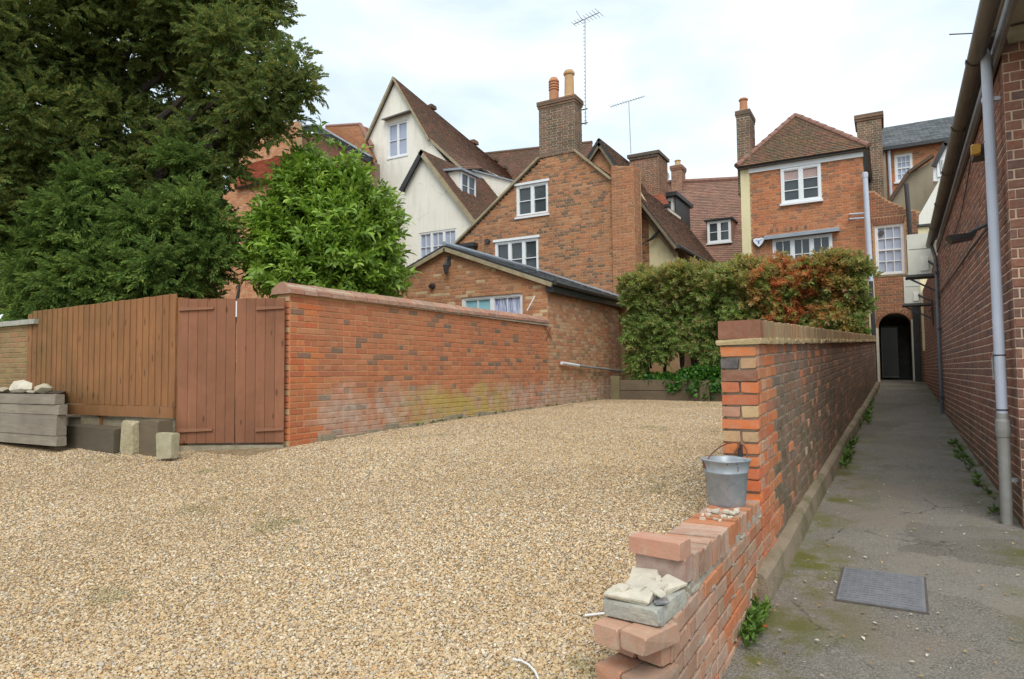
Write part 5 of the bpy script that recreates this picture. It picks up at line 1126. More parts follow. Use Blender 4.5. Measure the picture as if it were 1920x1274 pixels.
# ------------------------------------------------------------------ left background houses
lh = empty('orange_brick_house', (-15, 15, .9), 'orange brick house with red pantile roof half hidden by the yew', 'house')
Y = 16.0; fr = front(Y)
a = PY(395, 560, Y); b = PY(560, 560, Y); e = PY(470, 345, Y)
poly = [(a[0] - 1.5, .8), (b[0] + .5, .8), (b[0] + .5, e[2] - .1), (a[0] - 1.5, e[2] - .1)]
brick_wall(lh, fr, poly, [], .3, .9, 'brick_lh', 'mortar_tan', nparts=200, name='front_wall')
P0 = PY(440, 352, 15.8); P1 = PY(580, 385, 15.8); P1[2] = P0[2]; P2 = PY(560, 285, 18.5); P3 = PY(455, 250, 18.5); P3[2] = P2[2]
tile_patch(lh, P0, P1, P2, P3, 'tile_orange', .16, .20, .02)
Y = 19.5; fr = front(Y); a = PY(430, 300, Y); b = PY(556, 300, Y); t = PY(540, 232, Y); poly = [(a[0], 1), (b[0], 1), (b[0], t[2]), (a[0], t[2] + .3)]
mb = MB(); wall_body(mb, fr, poly, [], .3, None); mb.build('stack_wall', 'mortar_tan', lh); lay(course_bricks(fr, poly, [], 6.0), fr, lh, 'brick_lh', nparts=0)
dh = empty('dark_fascia_house', (-17, 24, .9), 'dark red brick house with black fascia and orange hipped roof behind the laurel', 'house')
Y = 21.5; fr = front(Y); q = [PY(*p, Y) for p in ((556, 247), (602, 243), (690, 296), (690, 420), (556, 420))]
poly = [(q[4][0], .9), (q[3][0] + .4, .9), (q[3][0] + .4, q[2][2] - .3), (q[1][0], q[1][2] - .15), (q[0][0], q[0][2] - .15)]
mb = MB(); wall_body(mb, fr, poly, [], .3, None); mb.build('front_wall', 'mortar_dark', dh); lay(course_bricks(fr, poly, [], 5.5), fr, dh, 'brick_brown', nparts=0)
mb = MB(); bar(mb, q[0] + (-.2, -.15, .12), q[1] + (0, -.15, .12), .22, .15); bar(mb, q[1] + (0, -.15, .12), q[2] + (.4, -.15, -.1), .26, .15); mb.build('fascia', 'black', dh)
mb = MB(); bar(mb, q[0] + (-.2, -.22, .16), q[1] + (0, -.22, .16), .06, .2); bar(mb, q[1] + (0, -.22, .16), q[2] + (.4, -.22, -.06), .05, .2); mb.build('roof_edge', 'lead', dh)
tile_patch(dh, PY(606, 246, 21.6), PY(700, 305, 21.6), PY(676, 235, 24.5), PY(610, 240, 24.5), 'tile_orange2', .14, .2)
tile_patch(dh, PY(700, 305, 21.6), PY(712, 296, 24.5), PY(690, 240, 24.8), PY(676, 235, 24.5), 'tile_orange2', .14, .2)
mb = MB(); mb.tube([PY(612, 238, 24.5), PY(676, 234, 24.5)], .1, 6); mb.tube([PY(676, 234, 24.5), PY(698, 275, 22.6)], .1, 6); mb.build('ridge_tiles', 'ridge_red', dh)

# ------------------------------------------------------------------ aerials
def yagi(base, top, boom_dir, boom_l, n, label, el=.32, r=.012, mast=True, skew=0):
    t = empty('tv_aerial', base, label, 'aerial', 'television aerials on the roofs')
    if mast: MB().tube([base, top], r * 1.4, 6).build('mast', 'alum', t)
    d = np.array(boom_dir, float); d /= np.linalg.norm(d); s = np.cross(d, (0, 0, 1)); s /= np.linalg.norm(s)
    MB().tube([top - d * boom_l * .55, top + d * boom_l * .45], r, 6).build('boom', 'alum', t)
    for k in range(n):
        p = top + d * boom_l * (.45 - k / (n - 1)); e_ = el * (.6 + .5 * k / n); MB().tube([p - s * e_ / 2, p + s * e_ / 2], r * .55, 5).build('element', 'alum', t)
    return t
b = PY(1098, 234, 17.6); t_ = PY(1097, 36, 17.6); ya = yagi(b, t_, (-.9, .1, -.08), .85, 9, 'tallest aerial on a long pole strapped to the tall chimney stack', .5)
mb = MB()
for k in range(28): z = b[2] + (t_[2] - b[2]) * k / 28; mb.box((b[0] - .03, b[1] - .006, z), (b[0] + .03, b[1] + .006, z + .02))
mb.build('mast_steps', 'alum', ya)
for v in (205, 231): c = PY(1098, v, 17.6); MB().tube([c + (-.35, 0, 0), c + (.06, 0, 0)], .018, 6).build('bracket', 'iron', ya)
MB().tube([t_ + (-.1, 0, .0), t_ + (-.28, 0, .32)], .01, 5).build('reflector', 'alum', ya)
b = PY(1183, 288, 22.8); t_ = PY(1179, 190, 22.8); yagi(b, t_, (1, .1, .13), 1.25, 14, 'aerial on a slim mast above the broad square chimney', .35)
c = PY(1825, 63, 7.5); tag(MB().tube([PY(1780, 65, 7.4), c, PY(1845, 60, 7.6)], .006, 5).build('overhead_wire', 'iron'), 'short dark wire end reaching out from the gutter at the top right', 'wire')
# ------------------------------------------------------------------ brick wall between yard and alley
Y0 = 4.3
ae = empty('alley_wall', (-.7, 12, .3), 'long weathered brick wall with tan coping and bright orange end pier between yard and alley', 'wall')
AF = Fr((-.70, Y0, 0), (.025, 1, .036), (1, -.025, 0)); LEN = 15.8; TB = 1.69
poly = [(0, .05), (LEN, .05), (LEN, TB), (0, TB)]
mb = MB(); wall_body(mb, AF, [(.01, .0), (LEN, .0), (LEN, TB), (.01, TB)], [], .20, None, d=-.004); mb.build('wall_core', 'mortar_grey', ae)
def awm(a, b, z):
    k = int(round((z - .05) / .075)); lim = .42 if k % 3 else .62
    if a < lim and b < .75: return rnd.choice(['brick_orange', 'brick_yard', 'brick_yard', 'brick_pink', 'brick_orange2'])
    r = rnd.random()
    if r < .05 and a < 5: return 'brick_yard'
    if r < .075: return 'brick_pink'
    return 'brick_alley'
lay(course_bricks(AF, poly, [], .05, bond='flemish', x_start=.0), AF, ae, 'brick_alley', nparts=285, mats=awm, proud=-.001)
AB = Fr((-.915, Y0, 0), (.025, 1, .036), (-1, .025, 0)); lay(course_bricks(AB, poly, [], .05, bond='garden'), AB, ae, 'brick_alley', nparts=0, simple=True)
ex0 = -.918; ex1 = -.698; z = TB - .075; k = 0                          # end face, course by course from the top
plan = [['O'], ['B', 'C'], ['D'], ['O', 'O'], ['O'], ['P', 'K'], ['O'], ['C', 'C'], ['O'], ['P', 'O'], ['O'], ['D', 'O'], ['O'], ['O', 'P'], ['O'], ['O', 'D'], ['O'], ['O', 'O'], ['O'], ['O', 'O']]
mk = {'O': 'brick_orange', 'B': 'brick_blue', 'C': 'brick_cream', 'D': 'brick_darkred', 'P': 'brick_pink', 'K': 'brick_cream'}
for row in plan:
    if z < .0: break
    n = len(row); w_ = (ex1 - ex0 - .012 * (n - 1)) / n
    for i, q in enumerate(row):
        xa = ex0 + i * (w_ + .012) + rnd.uniform(-.004, .004); tr = rnd.uniform(0, .012)
        MB().rbox((xa, Y0 - .012 + rnd.uniform(-.004, .004), z + rnd.uniform(0, .004)), (xa + w_ - tr * (i == n - 1), Y0 + .09, z + .064 + rnd.uniform(-.003, .003)), .008, .0035).build('brick', mk[q], ae)
    z -= .075; k += 1
# coping: mortar drip and bricks on edge
mb = MB(); yy = -.02
while yy < LEN:
    L_ = rnd.uniform(.10, .26); mb.rbox((-.255 + rnd.uniform(-.008, .008), yy, TB - .003), (.035 + rnd.uniform(-.012, .010), yy + L_ + .015, TB + .032 + rnd.uniform(0, .008)), .012, .005); yy += L_
v_ = mb.v; mb.v = [AF(np.stack([V[:, 1], V[:, 0], V[:, 2]], -1)) for V in v_]; mb.build('drip_course', 'kerb_tan', ae)
yy = -.01; k = 0
while yy < LEN:
    t = .098 if k == 0 else .068; m = MB(); m.rbox((-.235 + rnd.uniform(-.004, .004), yy, TB + .034), (.018 + rnd.uniform(-.004, .006), yy + t, TB + .145 + rnd.uniform(-.004, .005)), .008, .003)
    m.v = [AF(np.stack([V[:, 1], V[:, 0], V[:, 2]], -1)) for V in m.v]; m.build('coping_brick', 'brick_darkred' if k == 0 else 'coping_tan', ae); yy += t + .009; k += 1
mb = MB(); wall_body(mb, AF, [(.05, TB + .03), (LEN - .02, TB + .03), (LEN - .02, TB + .125), (.05, TB + .125)], [], .20, None, d=0.0); mb.build('coping_bed', 'kerb_tan', ae)
# kerb haunch at its foot
mb = MB(); n = 60; V = []
for i in range(n + 1):
    x = -.26 + (LEN + .26) * i / n; w0 = .064 + .004 * math.sin(i * .5) + rnd.uniform(-.003, .003) + .01 * (x > 6); Yy = Y0 + x; zg = alley_z(Yy) - .05; hh = .15 + rnd.uniform(-.004, .004) - .03 * (x > 9)
    P = [(-.08, 0), (w0 + .018, 0), (w0 + .012, hh * .6), (w0, hh + .03), (w0 - .02, hh + .055), (-.08, hh + .075)]
    for a, b in P: q = AF([[x, a, 0]])[0]; V.append((q[0], q[1], zg + b))
m_ = 6; F = [(i * m_ + j, i * m_ + (j + 1) % m_, (i + 1) * m_ + (j + 1) % m_, (i + 1) * m_ + j) for i in range(n) for j in range(m_)] + [tuple(range(5, -1, -1)), tuple(n * m_ + j for j in range(6))]
tag(mb.add(V, F).build('kerb', 'kerb'), 'mossy cement kerb running along the foot of the alley wall', 'kerb')

# ------------------------------------------------------------------ low stub wall in the foreground
st = empty('low_stub_wall', (-.81, 3.2, .1), 'low broken stub of salmon and orange brick wall carrying the bucket', 'low wall')
MB().box((-.905, 2.38, .0), (-.712, 4.30, .655)).build('wall_core', 'mortar_wet', st)
SF = east(-.70)
def stm(a, b, z): return 'brick_stub' if a < 2.95 + .2 * math.sin(z * 40) else rnd.choice(['brick_yard', 'brick_orange2', 'brick_orange2', 'brick_pink', 'brick_worn', 'brick_worn'])
lay(course_bricks(SF, [(2.33, .02), (4.29, .06), (4.29, .66), (2.33, .66)], [], .06, bond='flemish', x_start=2.12), SF, st, 'brick_stub', nparts=120, mats=stm)
WF_ = Fr((-.915, 0, 0), (0, 1, 0), (-1, 0, 0)); lay(course_bricks(WF_, [(2.44, .3), (4.29, .4), (4.29, .66), (2.44, .66)], [], .36, bond='flemish', x_start=2.12), WF_, st, 'brick_stub', nparts=0)
for r, (zz, yo, L_) in enumerate(((.585, 2.19, .20), (.51, 2.32, .10), (.435, 2.21, .2), (.36, 2.21, .2), (.285, 2.22, .2), (.21, 2.21, .2), (.135, 2.22, .2), (.06, 2.21, .2))):
    for sgn in (-1, 1):
        j = rnd.uniform(-.006, .006); rt_ = -.26; cx, cy = -.806 + sgn * .056 * math.cos(rt_), yo + L_ / 2 + sgn * .056 * math.sin(rt_) + j
        MB().rbox((cx - .051, cy - L_ / 2, zz), (cx + .051, cy + L_ / 2, zz + .064), .007, .006, rot=rt_ + rnd.uniform(-.02, .02)).build('brick', 'brick_stub', st)
    MB().box((-.885, yo + .07, zz - .011), (-.72, 2.48, zz + .058)).build('mortar_bed', 'mortar_wet', st)
mb = MB()
for k in range(9): y_ = 2.30 + k * .045; mb.rbox((-.90 + rnd.uniform(0, .03), y_, .645), (-.712 + rnd.uniform(-.01, .012), y_ + .08, .672 + rnd.uniform(0, .01)), .01, .006)
mb.rbox((-.925, 2.64, .645), (-.705, 4.29, .690), .008, .003); mb.build('mortar_bed', 'mortar_wet', st)
y_ = 2.72; k = 0
while y_ < 4.24:                                                        # bricks on edge along the top
    zt = .795 - .045 * (y_ - 2.7) / 1.2; new = y_ < 3.25; dx = .0 if new else -.010
    MB().rbox((-.918 + rnd.uniform(-.004, .004) + dx, y_, zt - .105), (-.698 + rnd.uniform(-.004, .006) + dx, y_ + .059, zt + rnd.uniform(-.003, .003)), .006, .003, rot=rnd.uniform(-.02, .02)).build('coping_brick', 'brick_stub' if new else rnd.choice(['brick_orange2', 'brick_yard', 'brick_stub']), st)
    y_ += .074 if new else .077; k += 1
MB().box((-.908, 2.73, .692), (-.716, 4.28, .738)).build('mortar_bed', 'mortar_wet', st)
mb = MB()
for k in range(26): x_ = rnd.uniform(-.9, -.74); y_ = rnd.uniform(3.45, 3.8); mb.rbox((x_, y_, .762), (x_ + rnd.uniform(.01, .03), y_ + rnd.uniform(.01, .03), .772 + rnd.uniform(0, .008)), .003, .003)
mb.build('brick_crumbs', 'stone_pale', st, kind='stuff')
tag(MB().rbox((-.918, 2.62, .70), (-.712, 2.715, .795), .008, .004, rot=-.12).build('block', 'block_pink'), 'pinkish worn block with pale mortar smear under the loose top brick', 'block')
tag(MB().rbox((-.935, 2.60, .797), (-.718, 2.702, .862), .007, .003, rot=-.16).build('loose_brick', 'brick_stub1'), 'salmon brick lying loose across the end of the coping', 'brick')
tag(MB().rbox((-.912, 2.27, .652), (-.708, 2.56, .712), .012, .006, rot=-.06).build('grey_block', 'stone_grey'), 'grey mortar stained block at the broken end of the stub wall', 'block')
sp = [((-.915, 2.28, .716), (-.765, 2.39, .738), .10, .02, 'pale flat stone piece at the outer corner of the grey block'), ((-.885, 2.38, .72), (-.755, 2.48, .745), -.12, .05, 'pale flat stone piece in the middle of the stub end'),
      ((-.90, 2.48, .722), (-.80, 2.59, .748), .25, -.04, 'pale stone piece tucked left under the pink block'), ((-.79, 2.45, .718), (-.715, 2.57, .736), -.3, .06, 'small pale stone sliver on the alley edge of the stub end')]
for a, b, ro, ti, lb in sp: tag(MB().rbox(a, b, .006, .010, rot=ro, tilt=ti).build('stone_piece', 'stone_pale'), lb, 'stone', 'flat stone pieces on the stub end')
mb = MB()
for k in range(9): a_ = (rnd.uniform(-.90, -.74), rnd.uniform(2.30, 2.55), .725 + rnd.uniform(0, .02)); mb.rbox(a_, (a_[0] + rnd.uniform(.03, .07), a_[1] + rnd.uniform(.02, .05), a_[2] + rnd.uniform(.006, .014)), .003, .006, rot=rnd.uniform(-1.5, 1.5), tilt=rnd.uniform(-.15, .15))
tag(mb.build('stone_chips', 'stone_pale', kind='stuff'), 'small pale stone chips scattered on the broken end of the stub wall', 'chips')
mb = MB()
for k in range(40):
    y_ = rnd.uniform(2.35, 4.2); z_ = rnd.choice([.13, .205, .28, .355, .43, .505, .58, .652]) + rnd.uniform(-.004, .004); L_ = rnd.uniform(.03, .09); mb.rbox((-.703, y_, z_), (-.697 + rnd.uniform(0, .006), y_ + L_, z_ + rnd.uniform(.008, .018)), .003, .004)
mb.build('mortar_smear', 'mortar_wet', st, kind='stuff')
mb = MB(); mb.rbox((-.755, 2.31, .712), (-.715, 2.40, .720), .004, .010, rot=.4); tag(mb.build('plastic_wrapper', 'alum'), 'crumpled silvery wrapper on the corner of the stub end', 'litter')

# ------------------------------------------------------------------ bucket
bc = np.array((-.848, 4.02, .742))
bk = empty('bucket', bc, 'galvanised steel pail with rust spots standing on the low wall against the orange pier', 'bucket')
th0 = math.atan2(-bc[1], -bc[0] ) ; 
def sq_(t): a = t - th0 + math.pi / 4; n = 3.2; return .95 / (abs(math.cos(a)) ** n + abs(math.sin(a)) ** n) ** (1 / n)
mb = MB(); mb.lathe(bc, [(.088, .0), (.092, .004), (.094, .02), (.098, .03), (.112, .195), (.116, .198), (.116, .206), (.113, .21), (.126, .262), (.131, .266), (.132, .274), (.128, .276), (.122, .268), (.108, .20), (.090, .03), (.02, .028)], 40, sq_); mb.build('pail_body', 'galv', bk, smooth=True)
mb = MB(); mb.lathe(bc, [(.0, .222), (.05, .228), (.09, .222), (.112, .215), (.112, .205), (0, .2)], 24, sq_); mb.build('rusty_contents', 'galv_in', bk)
rt = np.array((RT[0], RT[1], 0)); e1 = bc - rt * .118 + (0, 0, .25); e2 = bc + rt * .118 + (0, 0, .25)
for e in (e1, e2): MB().rbox(e - (.014, .008, .028), e + (.014, .008, .016), .003).build('ear', 'rust', bk)
P = []
for k in range(11): t = math.pi * k / 10; P.append(bc + rt * (-.118 * math.cos(t)) + np.array((.01, .20, .10)) * math.sin(t) + (0, 0, .25 - .0))
MB().tube(P, .0045, 6).build('handle', 'rust', bk)
hk = empty('hook_bracket', (-.81, 4.27, 1.0), 'small black iron hook fixed to the orange pier above the bucket', 'hook')
MB().rbox((-.825, 4.255, 1.0), (-.80, 4.288, 1.075), .004).build('plate', 'iron', hk); MB().tube([(-.812, 4.26, 1.05), (-.815, 4.225, 1.085), (-.805, 4.19, 1.07), (-.83, 4.18, 1.03)], .006, 6).build('hook', 'rust', hk)

# ------------------------------------------------------------------ fence, gate and left things
fe = empty('board_fence', (-9, 4.93, 1.0), 'tall brown stained closeboard fence left of the double gate', 'fence')
Yf = 4.93; xl, xr = -10.66, -7.36; nb = 25; wB = (xr - xl) / nb
for k in range(nb):
    x = xl + wB * k; zb, zt = 1.17, 2.475 + .035 * (k / nb) + rnd.uniform(-.004, .004)
    V = [(x - .006, Yf - .010, zb), (x + wB, Yf - .022, zb), (x + wB, Yf - .002, zb), (x - .006, Yf + .0, zb)]; V += [(a, b, zt) for a, b, c in V]
    MB().hexa(V).build('board', 'fence', fe)
MB().rbox((xl, Yf - .03, 1.03), (xr - .01, Yf + .0, 1.165), .004).build('gravel_board', 'fence', fe)
for z in (1.3, 1.8, 2.35): MB().box((xl, Yf + .002, z), (xr, Yf + .05, z + .07)).build('rail', 'fence', fe)
for x in (-10.6, -9.0, -7.37): MB().box((x, Yf + .005, .6), (x + .09, Yf + .095, 2.46)).build('post', 'fence', fe)
MB().box((-10.78, Yf - .02, .7), (-10.665, Yf + .09, 2.44)).build('post', 'fence', fe)
G0 = PD(336, 700, 7.88); G0[2] = 0; GF = Fr(G0, (RT[0], RT[1], 0), (-FW[0], -FW[1], 0))
wtot = (534 - 336) * 7.88 / 1250; zb, zt = .74, 2.44
def leaf_gate(x0, x1, nb, hinge, lb):
    g = empty('gate_leaf', GF([[(x0 + x1) / 2, 0, zb]])[0], lb, 'gate', 'two leaves of the brown board gate')
    w_ = (x1 - x0) / nb
    for k in range(nb):
        a = x0 + w_ * k; MB().hexa(GF([[a + .002, .0, zb], [a + w_ - .002, .0, zb], [a + w_ - .002, .022, zb], [a + .002, .022, zb], [a + .002, .0, zt], [a + w_ - .002, .0, zt + rnd.uniform(-.003, .003)], [a + w_ - .002, .022, zt], [a + .002, .022, zt]])).build('board', 'gate', g)
    for z in (zb + .14, zt - .13):
        a, b = (x0 + .0, x0 + (x1 - x0) * .62) if hinge < 0 else (x0 + (x1 - x0) * .42, x1)
        MB().prism([(a, z - .012), (b, z - .008 + .012), (b, z + .03), (a, z + .03)], .023, .045, GF).build('hinge_batten', 'batten', g)
    for z in (zb + .1, (zb + zt) / 2, zt - .2): MB().box((x0 + .02, -.05, z), (x1 - .02, -.002, z + .09), GF).build('ledge', 'gate', g)
xm = (443 - 336) * 7.88 / 1250
leaf_gate(0.0, xm - .006, 6, -1, 'left leaf of the board gate, hinged beside the fence'); leaf_gate(xm + .006, wtot, 5, 1, 'right leaf of the board gate, hinged beside the brick wall')
tag(MB().box((xm - .004, -.03, zt - .22), (xm + .010, .026, zt - .03), GF).build('gap_light', 'white'), 'thin white strip standing for daylight in the gap between the two gate leaves', 'strip')  # white box stands for daylight showing through the slit
tag(MB().box((-.05, -.10, .55), (wtot, .03, zb - .03), GF).build('gate_threshold', 'footing'), 'mossy concrete threshold under the gate', 'threshold')
pl = empty('concrete_plinth', (-8.9, 4.98, .6), 'mossy concrete plinth blocks under the board fence', 'plinth')
xs = [-9.75, -9.38, -8.95, -8.4, -7.85, -7.38]
for a, b in zip(xs[:-1], xs[1:]): MB().rbox((a + .008, 4.93 + rnd.uniform(0, .03), .55), (b - .008, 5.1, 1.015 + rnd.uniform(-.03, .0)), .012, .006).build('block', rnd.choice(['footing', 'footing', 'conc']), pl)
# brick wall at the far left
lw_ = empty('left_garden_wall', (-11.5, 4.95, .6), 'yellow brown brick wall with grey coping at the left edge beside the fence', 'wall')
FL = front(4.92); zt = PY(30, 612, 4.92)[2]
poly = [(-13.2, .6), (-10.79, .6), (-10.79, zt), (-13.2, zt)]
brick_wall(lw_, FL, poly, [], .22, .62, 'wall_left', 'mortar_moss', nparts=200, bond='stretcher', name='wall_core')
x = -13.2
while x < -10.8: MB().rbox((x + .004, 4.86, zt + .004), (x + .446, 5.18, zt + .075), .01, .003).build('coping_slab', 'stone_grey', lw_); x += .45
# stacked sleepers
sw_ = empty('sleeper_retaining_wall', (-10, 4.5, .6), 'five weathered grey timber sleepers stacked as a retaining wall at the left edge', 'retaining wall')
xr = PY(106, 780, 4.32)[0]
for k in range(5):
    z0 = .70 + k * .124; e = rnd.uniform(-.05, .03)
    MB().rbox((-12.4, 4.32 + rnd.uniform(-.012, .012), z0), (xr + e, 4.43, z0 + .120), .012, .004).build('sleeper', 'sleeper', sw_)
for a, b, lb, mt in (((18, 741), (56, 717), 'large pale grey boulder on the earth above the stacked sleepers', 'stone_pale'), ((71, 742), (92, 724), 'buff stone at the right end above the sleepers', 'stone_pale2'), ((-4, 744), (12, 733), 'small buff stone beside the pale boulder', 'stone_pale2'), ((60, 745), (70, 738), 'small flat stone between boulder and right end stone', 'stone_pale2')):
    p = PY(a[0], a[1], 4.5); q = PY(b[0], b[1], 4.5); m = MB(); c = ((p + q) / 2); r_ = np.array((abs(q[0] - p[0]) / 2 * 1.1, .10, abs(q[2] - p[2]) / 2))
    m = rock((c[0], c[1], 1.32 + r_[2]), (r_[0] * 1.1, r_[1], r_[2] * 1.15), int(a[0]) + 40); tag(m.build('stone', mt), lb, 'stone', 'stones lying above the stacked sleepers')
tag(MB().hexa([(-12.4, 4.56, .7), (xr - .30, 4.43, .7), (xr - .95, 4.9, .7), (-12.4, 4.9, .7), (-12.4, 4.43, 1.325), (xr - .30, 4.43, 1.31), (xr - .95, 4.9, 1.34), (-12.4, 4.9, 1.42)]).build('planting_bank', 'soil', kind='structure'))
# loose sleeper and stones at the foot of the fence
p = PY(117, 838, 4.55); q = PY(219, 838, 4.55); zt = PY(117, 796, 4.55)[2]
tag(MB().rbox((p[0], 4.55, .64), (q[0], 4.80, zt - .02), .012, .006, rot=-.06).build('loose_sleeper', 'sleeper_b'), 'short dark mossy sleeper lying under the fence beside the stack', 'sleeper')
p = PY(232, 838, 4.6); q = PY(258, 792, 4.6)
tag(MB().rbox((p[0], 4.55, .64), (q[0], 4.72, q[2]), .035, .018).build('rough_stone', 'conc_pale'), 'rough pale upright concrete lump beside the dark sleeper', 'stone')
p = PY(260, 842, 4.62); q = PY(297, 791, 4.62)
tag(MB().rbox((p[0], 4.62, .62), (q[0], 4.80, q[2]), .02, .01).build('timber_stub', 'sleeper_b2'), 'brown timber stub standing between the rough lump and the pale block', 'timber')
p = PY(292, 843, 4.5); q = PY(321, 811, 4.5)
tag(MB().rbox((p[0] + .02, 4.50, .63), (q[0] - .02, 4.60, q[2] - .01), .015, .008, rot=.1).build('pale_block', 'stone_moss'), 'small pale mossy block in front of the fence by the gate', 'block')

# ------------------------------------------------------------------ planted bed with hedge
bd = empty('sleeper_bed', (-4, 15.3, .85), 'low raised bed of brown sleepers with upright posts below the hedge', 'raised bed')
for x0, x1 in ((-5.62, -3.72), (-3.62, -.75)):
    for z0 in (.84, 1.09): MB().rbox((x0, 15.2, z0), (x1, 15.3, z0 + .235), .012, .006).build('sleeper', 'sleeper_b2', bd)
MB().rbox((-5.84, 15.12, .8), (-5.62, 15.3, 1.43), .012, .005).build('post', 'sleeper_post', bd); MB().rbox((-3.72, 15.12, .8), (-3.50, 15.3, 1.30), .012, .005).build('post', 'sleeper_post', bd)
MB().box((-5.9, 15.3, .8), (-.7, 17.2, 1.27)).build('soil', 'soil', bd)
r = np.random.RandomState(5)
hg = empty('photinia_hedge', (-3, 16, 1.3), 'broad clipped hedge of green and bronze leaves with orange red patch above the sleeper bed', 'hedge')
bl = []
for x in np.arange(-5.35, -.35, .42):
    for zc in (2.75, 3.3, 3.62):
        bl.append(((x + r.uniform(-.1, .1), 15.85 + r.uniform(-.25, .15), zc + r.uniform(-.06, .06)), (.42, .5, .40)))
for x, z, q in ((-5.3, 2.2, .4), (-5.35, 1.75, .3), (-4.9, 2.35, .35), (-4.2, 2.4, .3), (-3.7, 2.3, .35), (-2.9, 2.2, .4), (-2.0, 2.3, .4), (-1.2, 2.3, .4), (-4.75, 1.95, .25), (-4.45, 2.3, .3), (-3.9, 2.1, .28), (-5.2, 1.5, .22), (-3.5, 1.7, .3), (-.75, 2.6, .35), (-.6, 3.1, .3), (-2.4, 1.8, .35), (-3.3, 1.9, .3), (-1.5, 1.9, .35)): bl.append(((x, 15.7, z), q))
P, D = blob_points(bl, 95, 5, sub=6, subr=(.35, .6), shell=(.5, 1.08))
P = P[(P[:, 2] > 1.3) & (P[:, 2] < 4.12) & (P[:, 1] < 16.75)]; D = D[:len(P)] 
D = P - np.stack([P[:, 0] * 1.0, np.full(len(P), 16.3), np.full(len(P), 3.0)], -1); D += r.normal(size=D.shape) * .6 + (0, -.2, .35)
hT = [template('hedge_sprig', spray('hedge', s), 'photinia') for s in range(4)]
scatter('foliage', P, dir_euler(D, r, 1.2), r.uniform(.8, 1.35, len(P)), r.randint(0, 4, len(P)), hT, hg, kind='stuff')
mb = MB()
for x in (-5.1, -4.75, -4.35, -4.0, -3.6, -3.1, -2.4, -1.8, -1.2): 
    mb.tube([(x, 15.9, 1.2), (x + r.uniform(-.1, .1), 15.85, 1.8), (x + r.uniform(-.15, .15), 15.8, 2.5)], [.05, .04, .03], 7)
    mb.tube([(x + .02, 15.9, 1.6), (x + r.uniform(-.3, .3), 15.8, 2.3)], [.03, .02], 6)
mb.build('stems', 'bark', hg)
n = 1500; X = r.uniform(-5.0, -.8, n); Yv = r.uniform(15.1, 15.9, n); Z = 1.30 + r.uniform(0, .16, n) + .1 * np.sin(X * 3); 
m = Yv < 15.25; Z[m] = r.uniform(.95, 1.35, m.sum()); keep = ~(m & ((X < -4.5) | (r.uniform(size=n) < .25) | ((Z < 1.1) & (X < -4.0))))
P = np.stack([X, Yv, Z], -1)[keep]; D = np.stack([r.normal(size=len(P)) * .5, -.6 + r.normal(size=len(P)) * .4, .8 + r.normal(size=len(P)) * .3], -1)
iT = [template('ivy_sprig', spray('ivy', s), 'ivy') for s in range(3)]
scatter('ivy_cover', P, dir_euler(D, r, 3), r.uniform(.9, 1.6, len(P)), r.randint(0, 3, len(P)), iT, None, label='glossy green ivy spilling over the sleeper bed', cat='ivy', kind='stuff')
# second shade plant at the corner, cream post behind hedge
# laurel
la_ = empty('laurel_bush', (-8.2, 9.6, .8), 'large bright green laurel bush behind the orange brick wall', 'bush')
B = []
for u, v, d_, q in ((612, 430, 11.5, .85), (540, 455, 11.2, .52), (672, 445, 11.6, .55), (590, 348, 11.6, .42), (645, 365, 11.8, .40), (580, 300, 11.6, .20), (700, 392, 11.9, .30), (520, 500, 11, .45), (620, 510, 11, .7), (700, 490, 11.5, .42), (540, 395, 11.3, .40), (560, 350, 11.4, .35), (722, 405, 11.8, .22), (560, 275, 11.5, .10), (605, 275, 11.6, .10), (655, 312, 11.7, .10), (735, 385, 11.8, .08), (545, 350, 11.4, .12), (600, 262, 11.6, .12), (640, 325, 11.7, .20), (570, 330, 11.5, .3), (505, 440, 11.2, .3), (560, 540, 10.6, .4), (670, 540, 11, .4), (715, 535, 11.6, .28)):
    B.append((PD(u, v, d_), q))
P, D = blob_points(B, 36, 9, sub=11, subr=(.22, .42), shell=(.6, 1.12), up=.45)
lT = [template('laurel_sprig', spray('laurel', s), 'laurel') for s in range(4)]
scatter('foliage', P, dir_euler(D, r, 1.0), r.uniform(.8, 1.45, len(P)), r.randint(0, 4, len(P)), lT, la_, kind='stuff')
mb = MB(); c = PD(600, 600, 11.4)
for k in range(7): a = r.uniform(0, 6.28); mb.tube([(c[0], c[1], .7), (c[0] + math.cos(a) * .25, c[1] + math.sin(a) * .25, 1.9), (c[0] + math.cos(a) * .6, c[1] + math.sin(a) * .5, 3.2)], [.05, .04, .02], 7)
mb.build('stems', 'bark', la_)
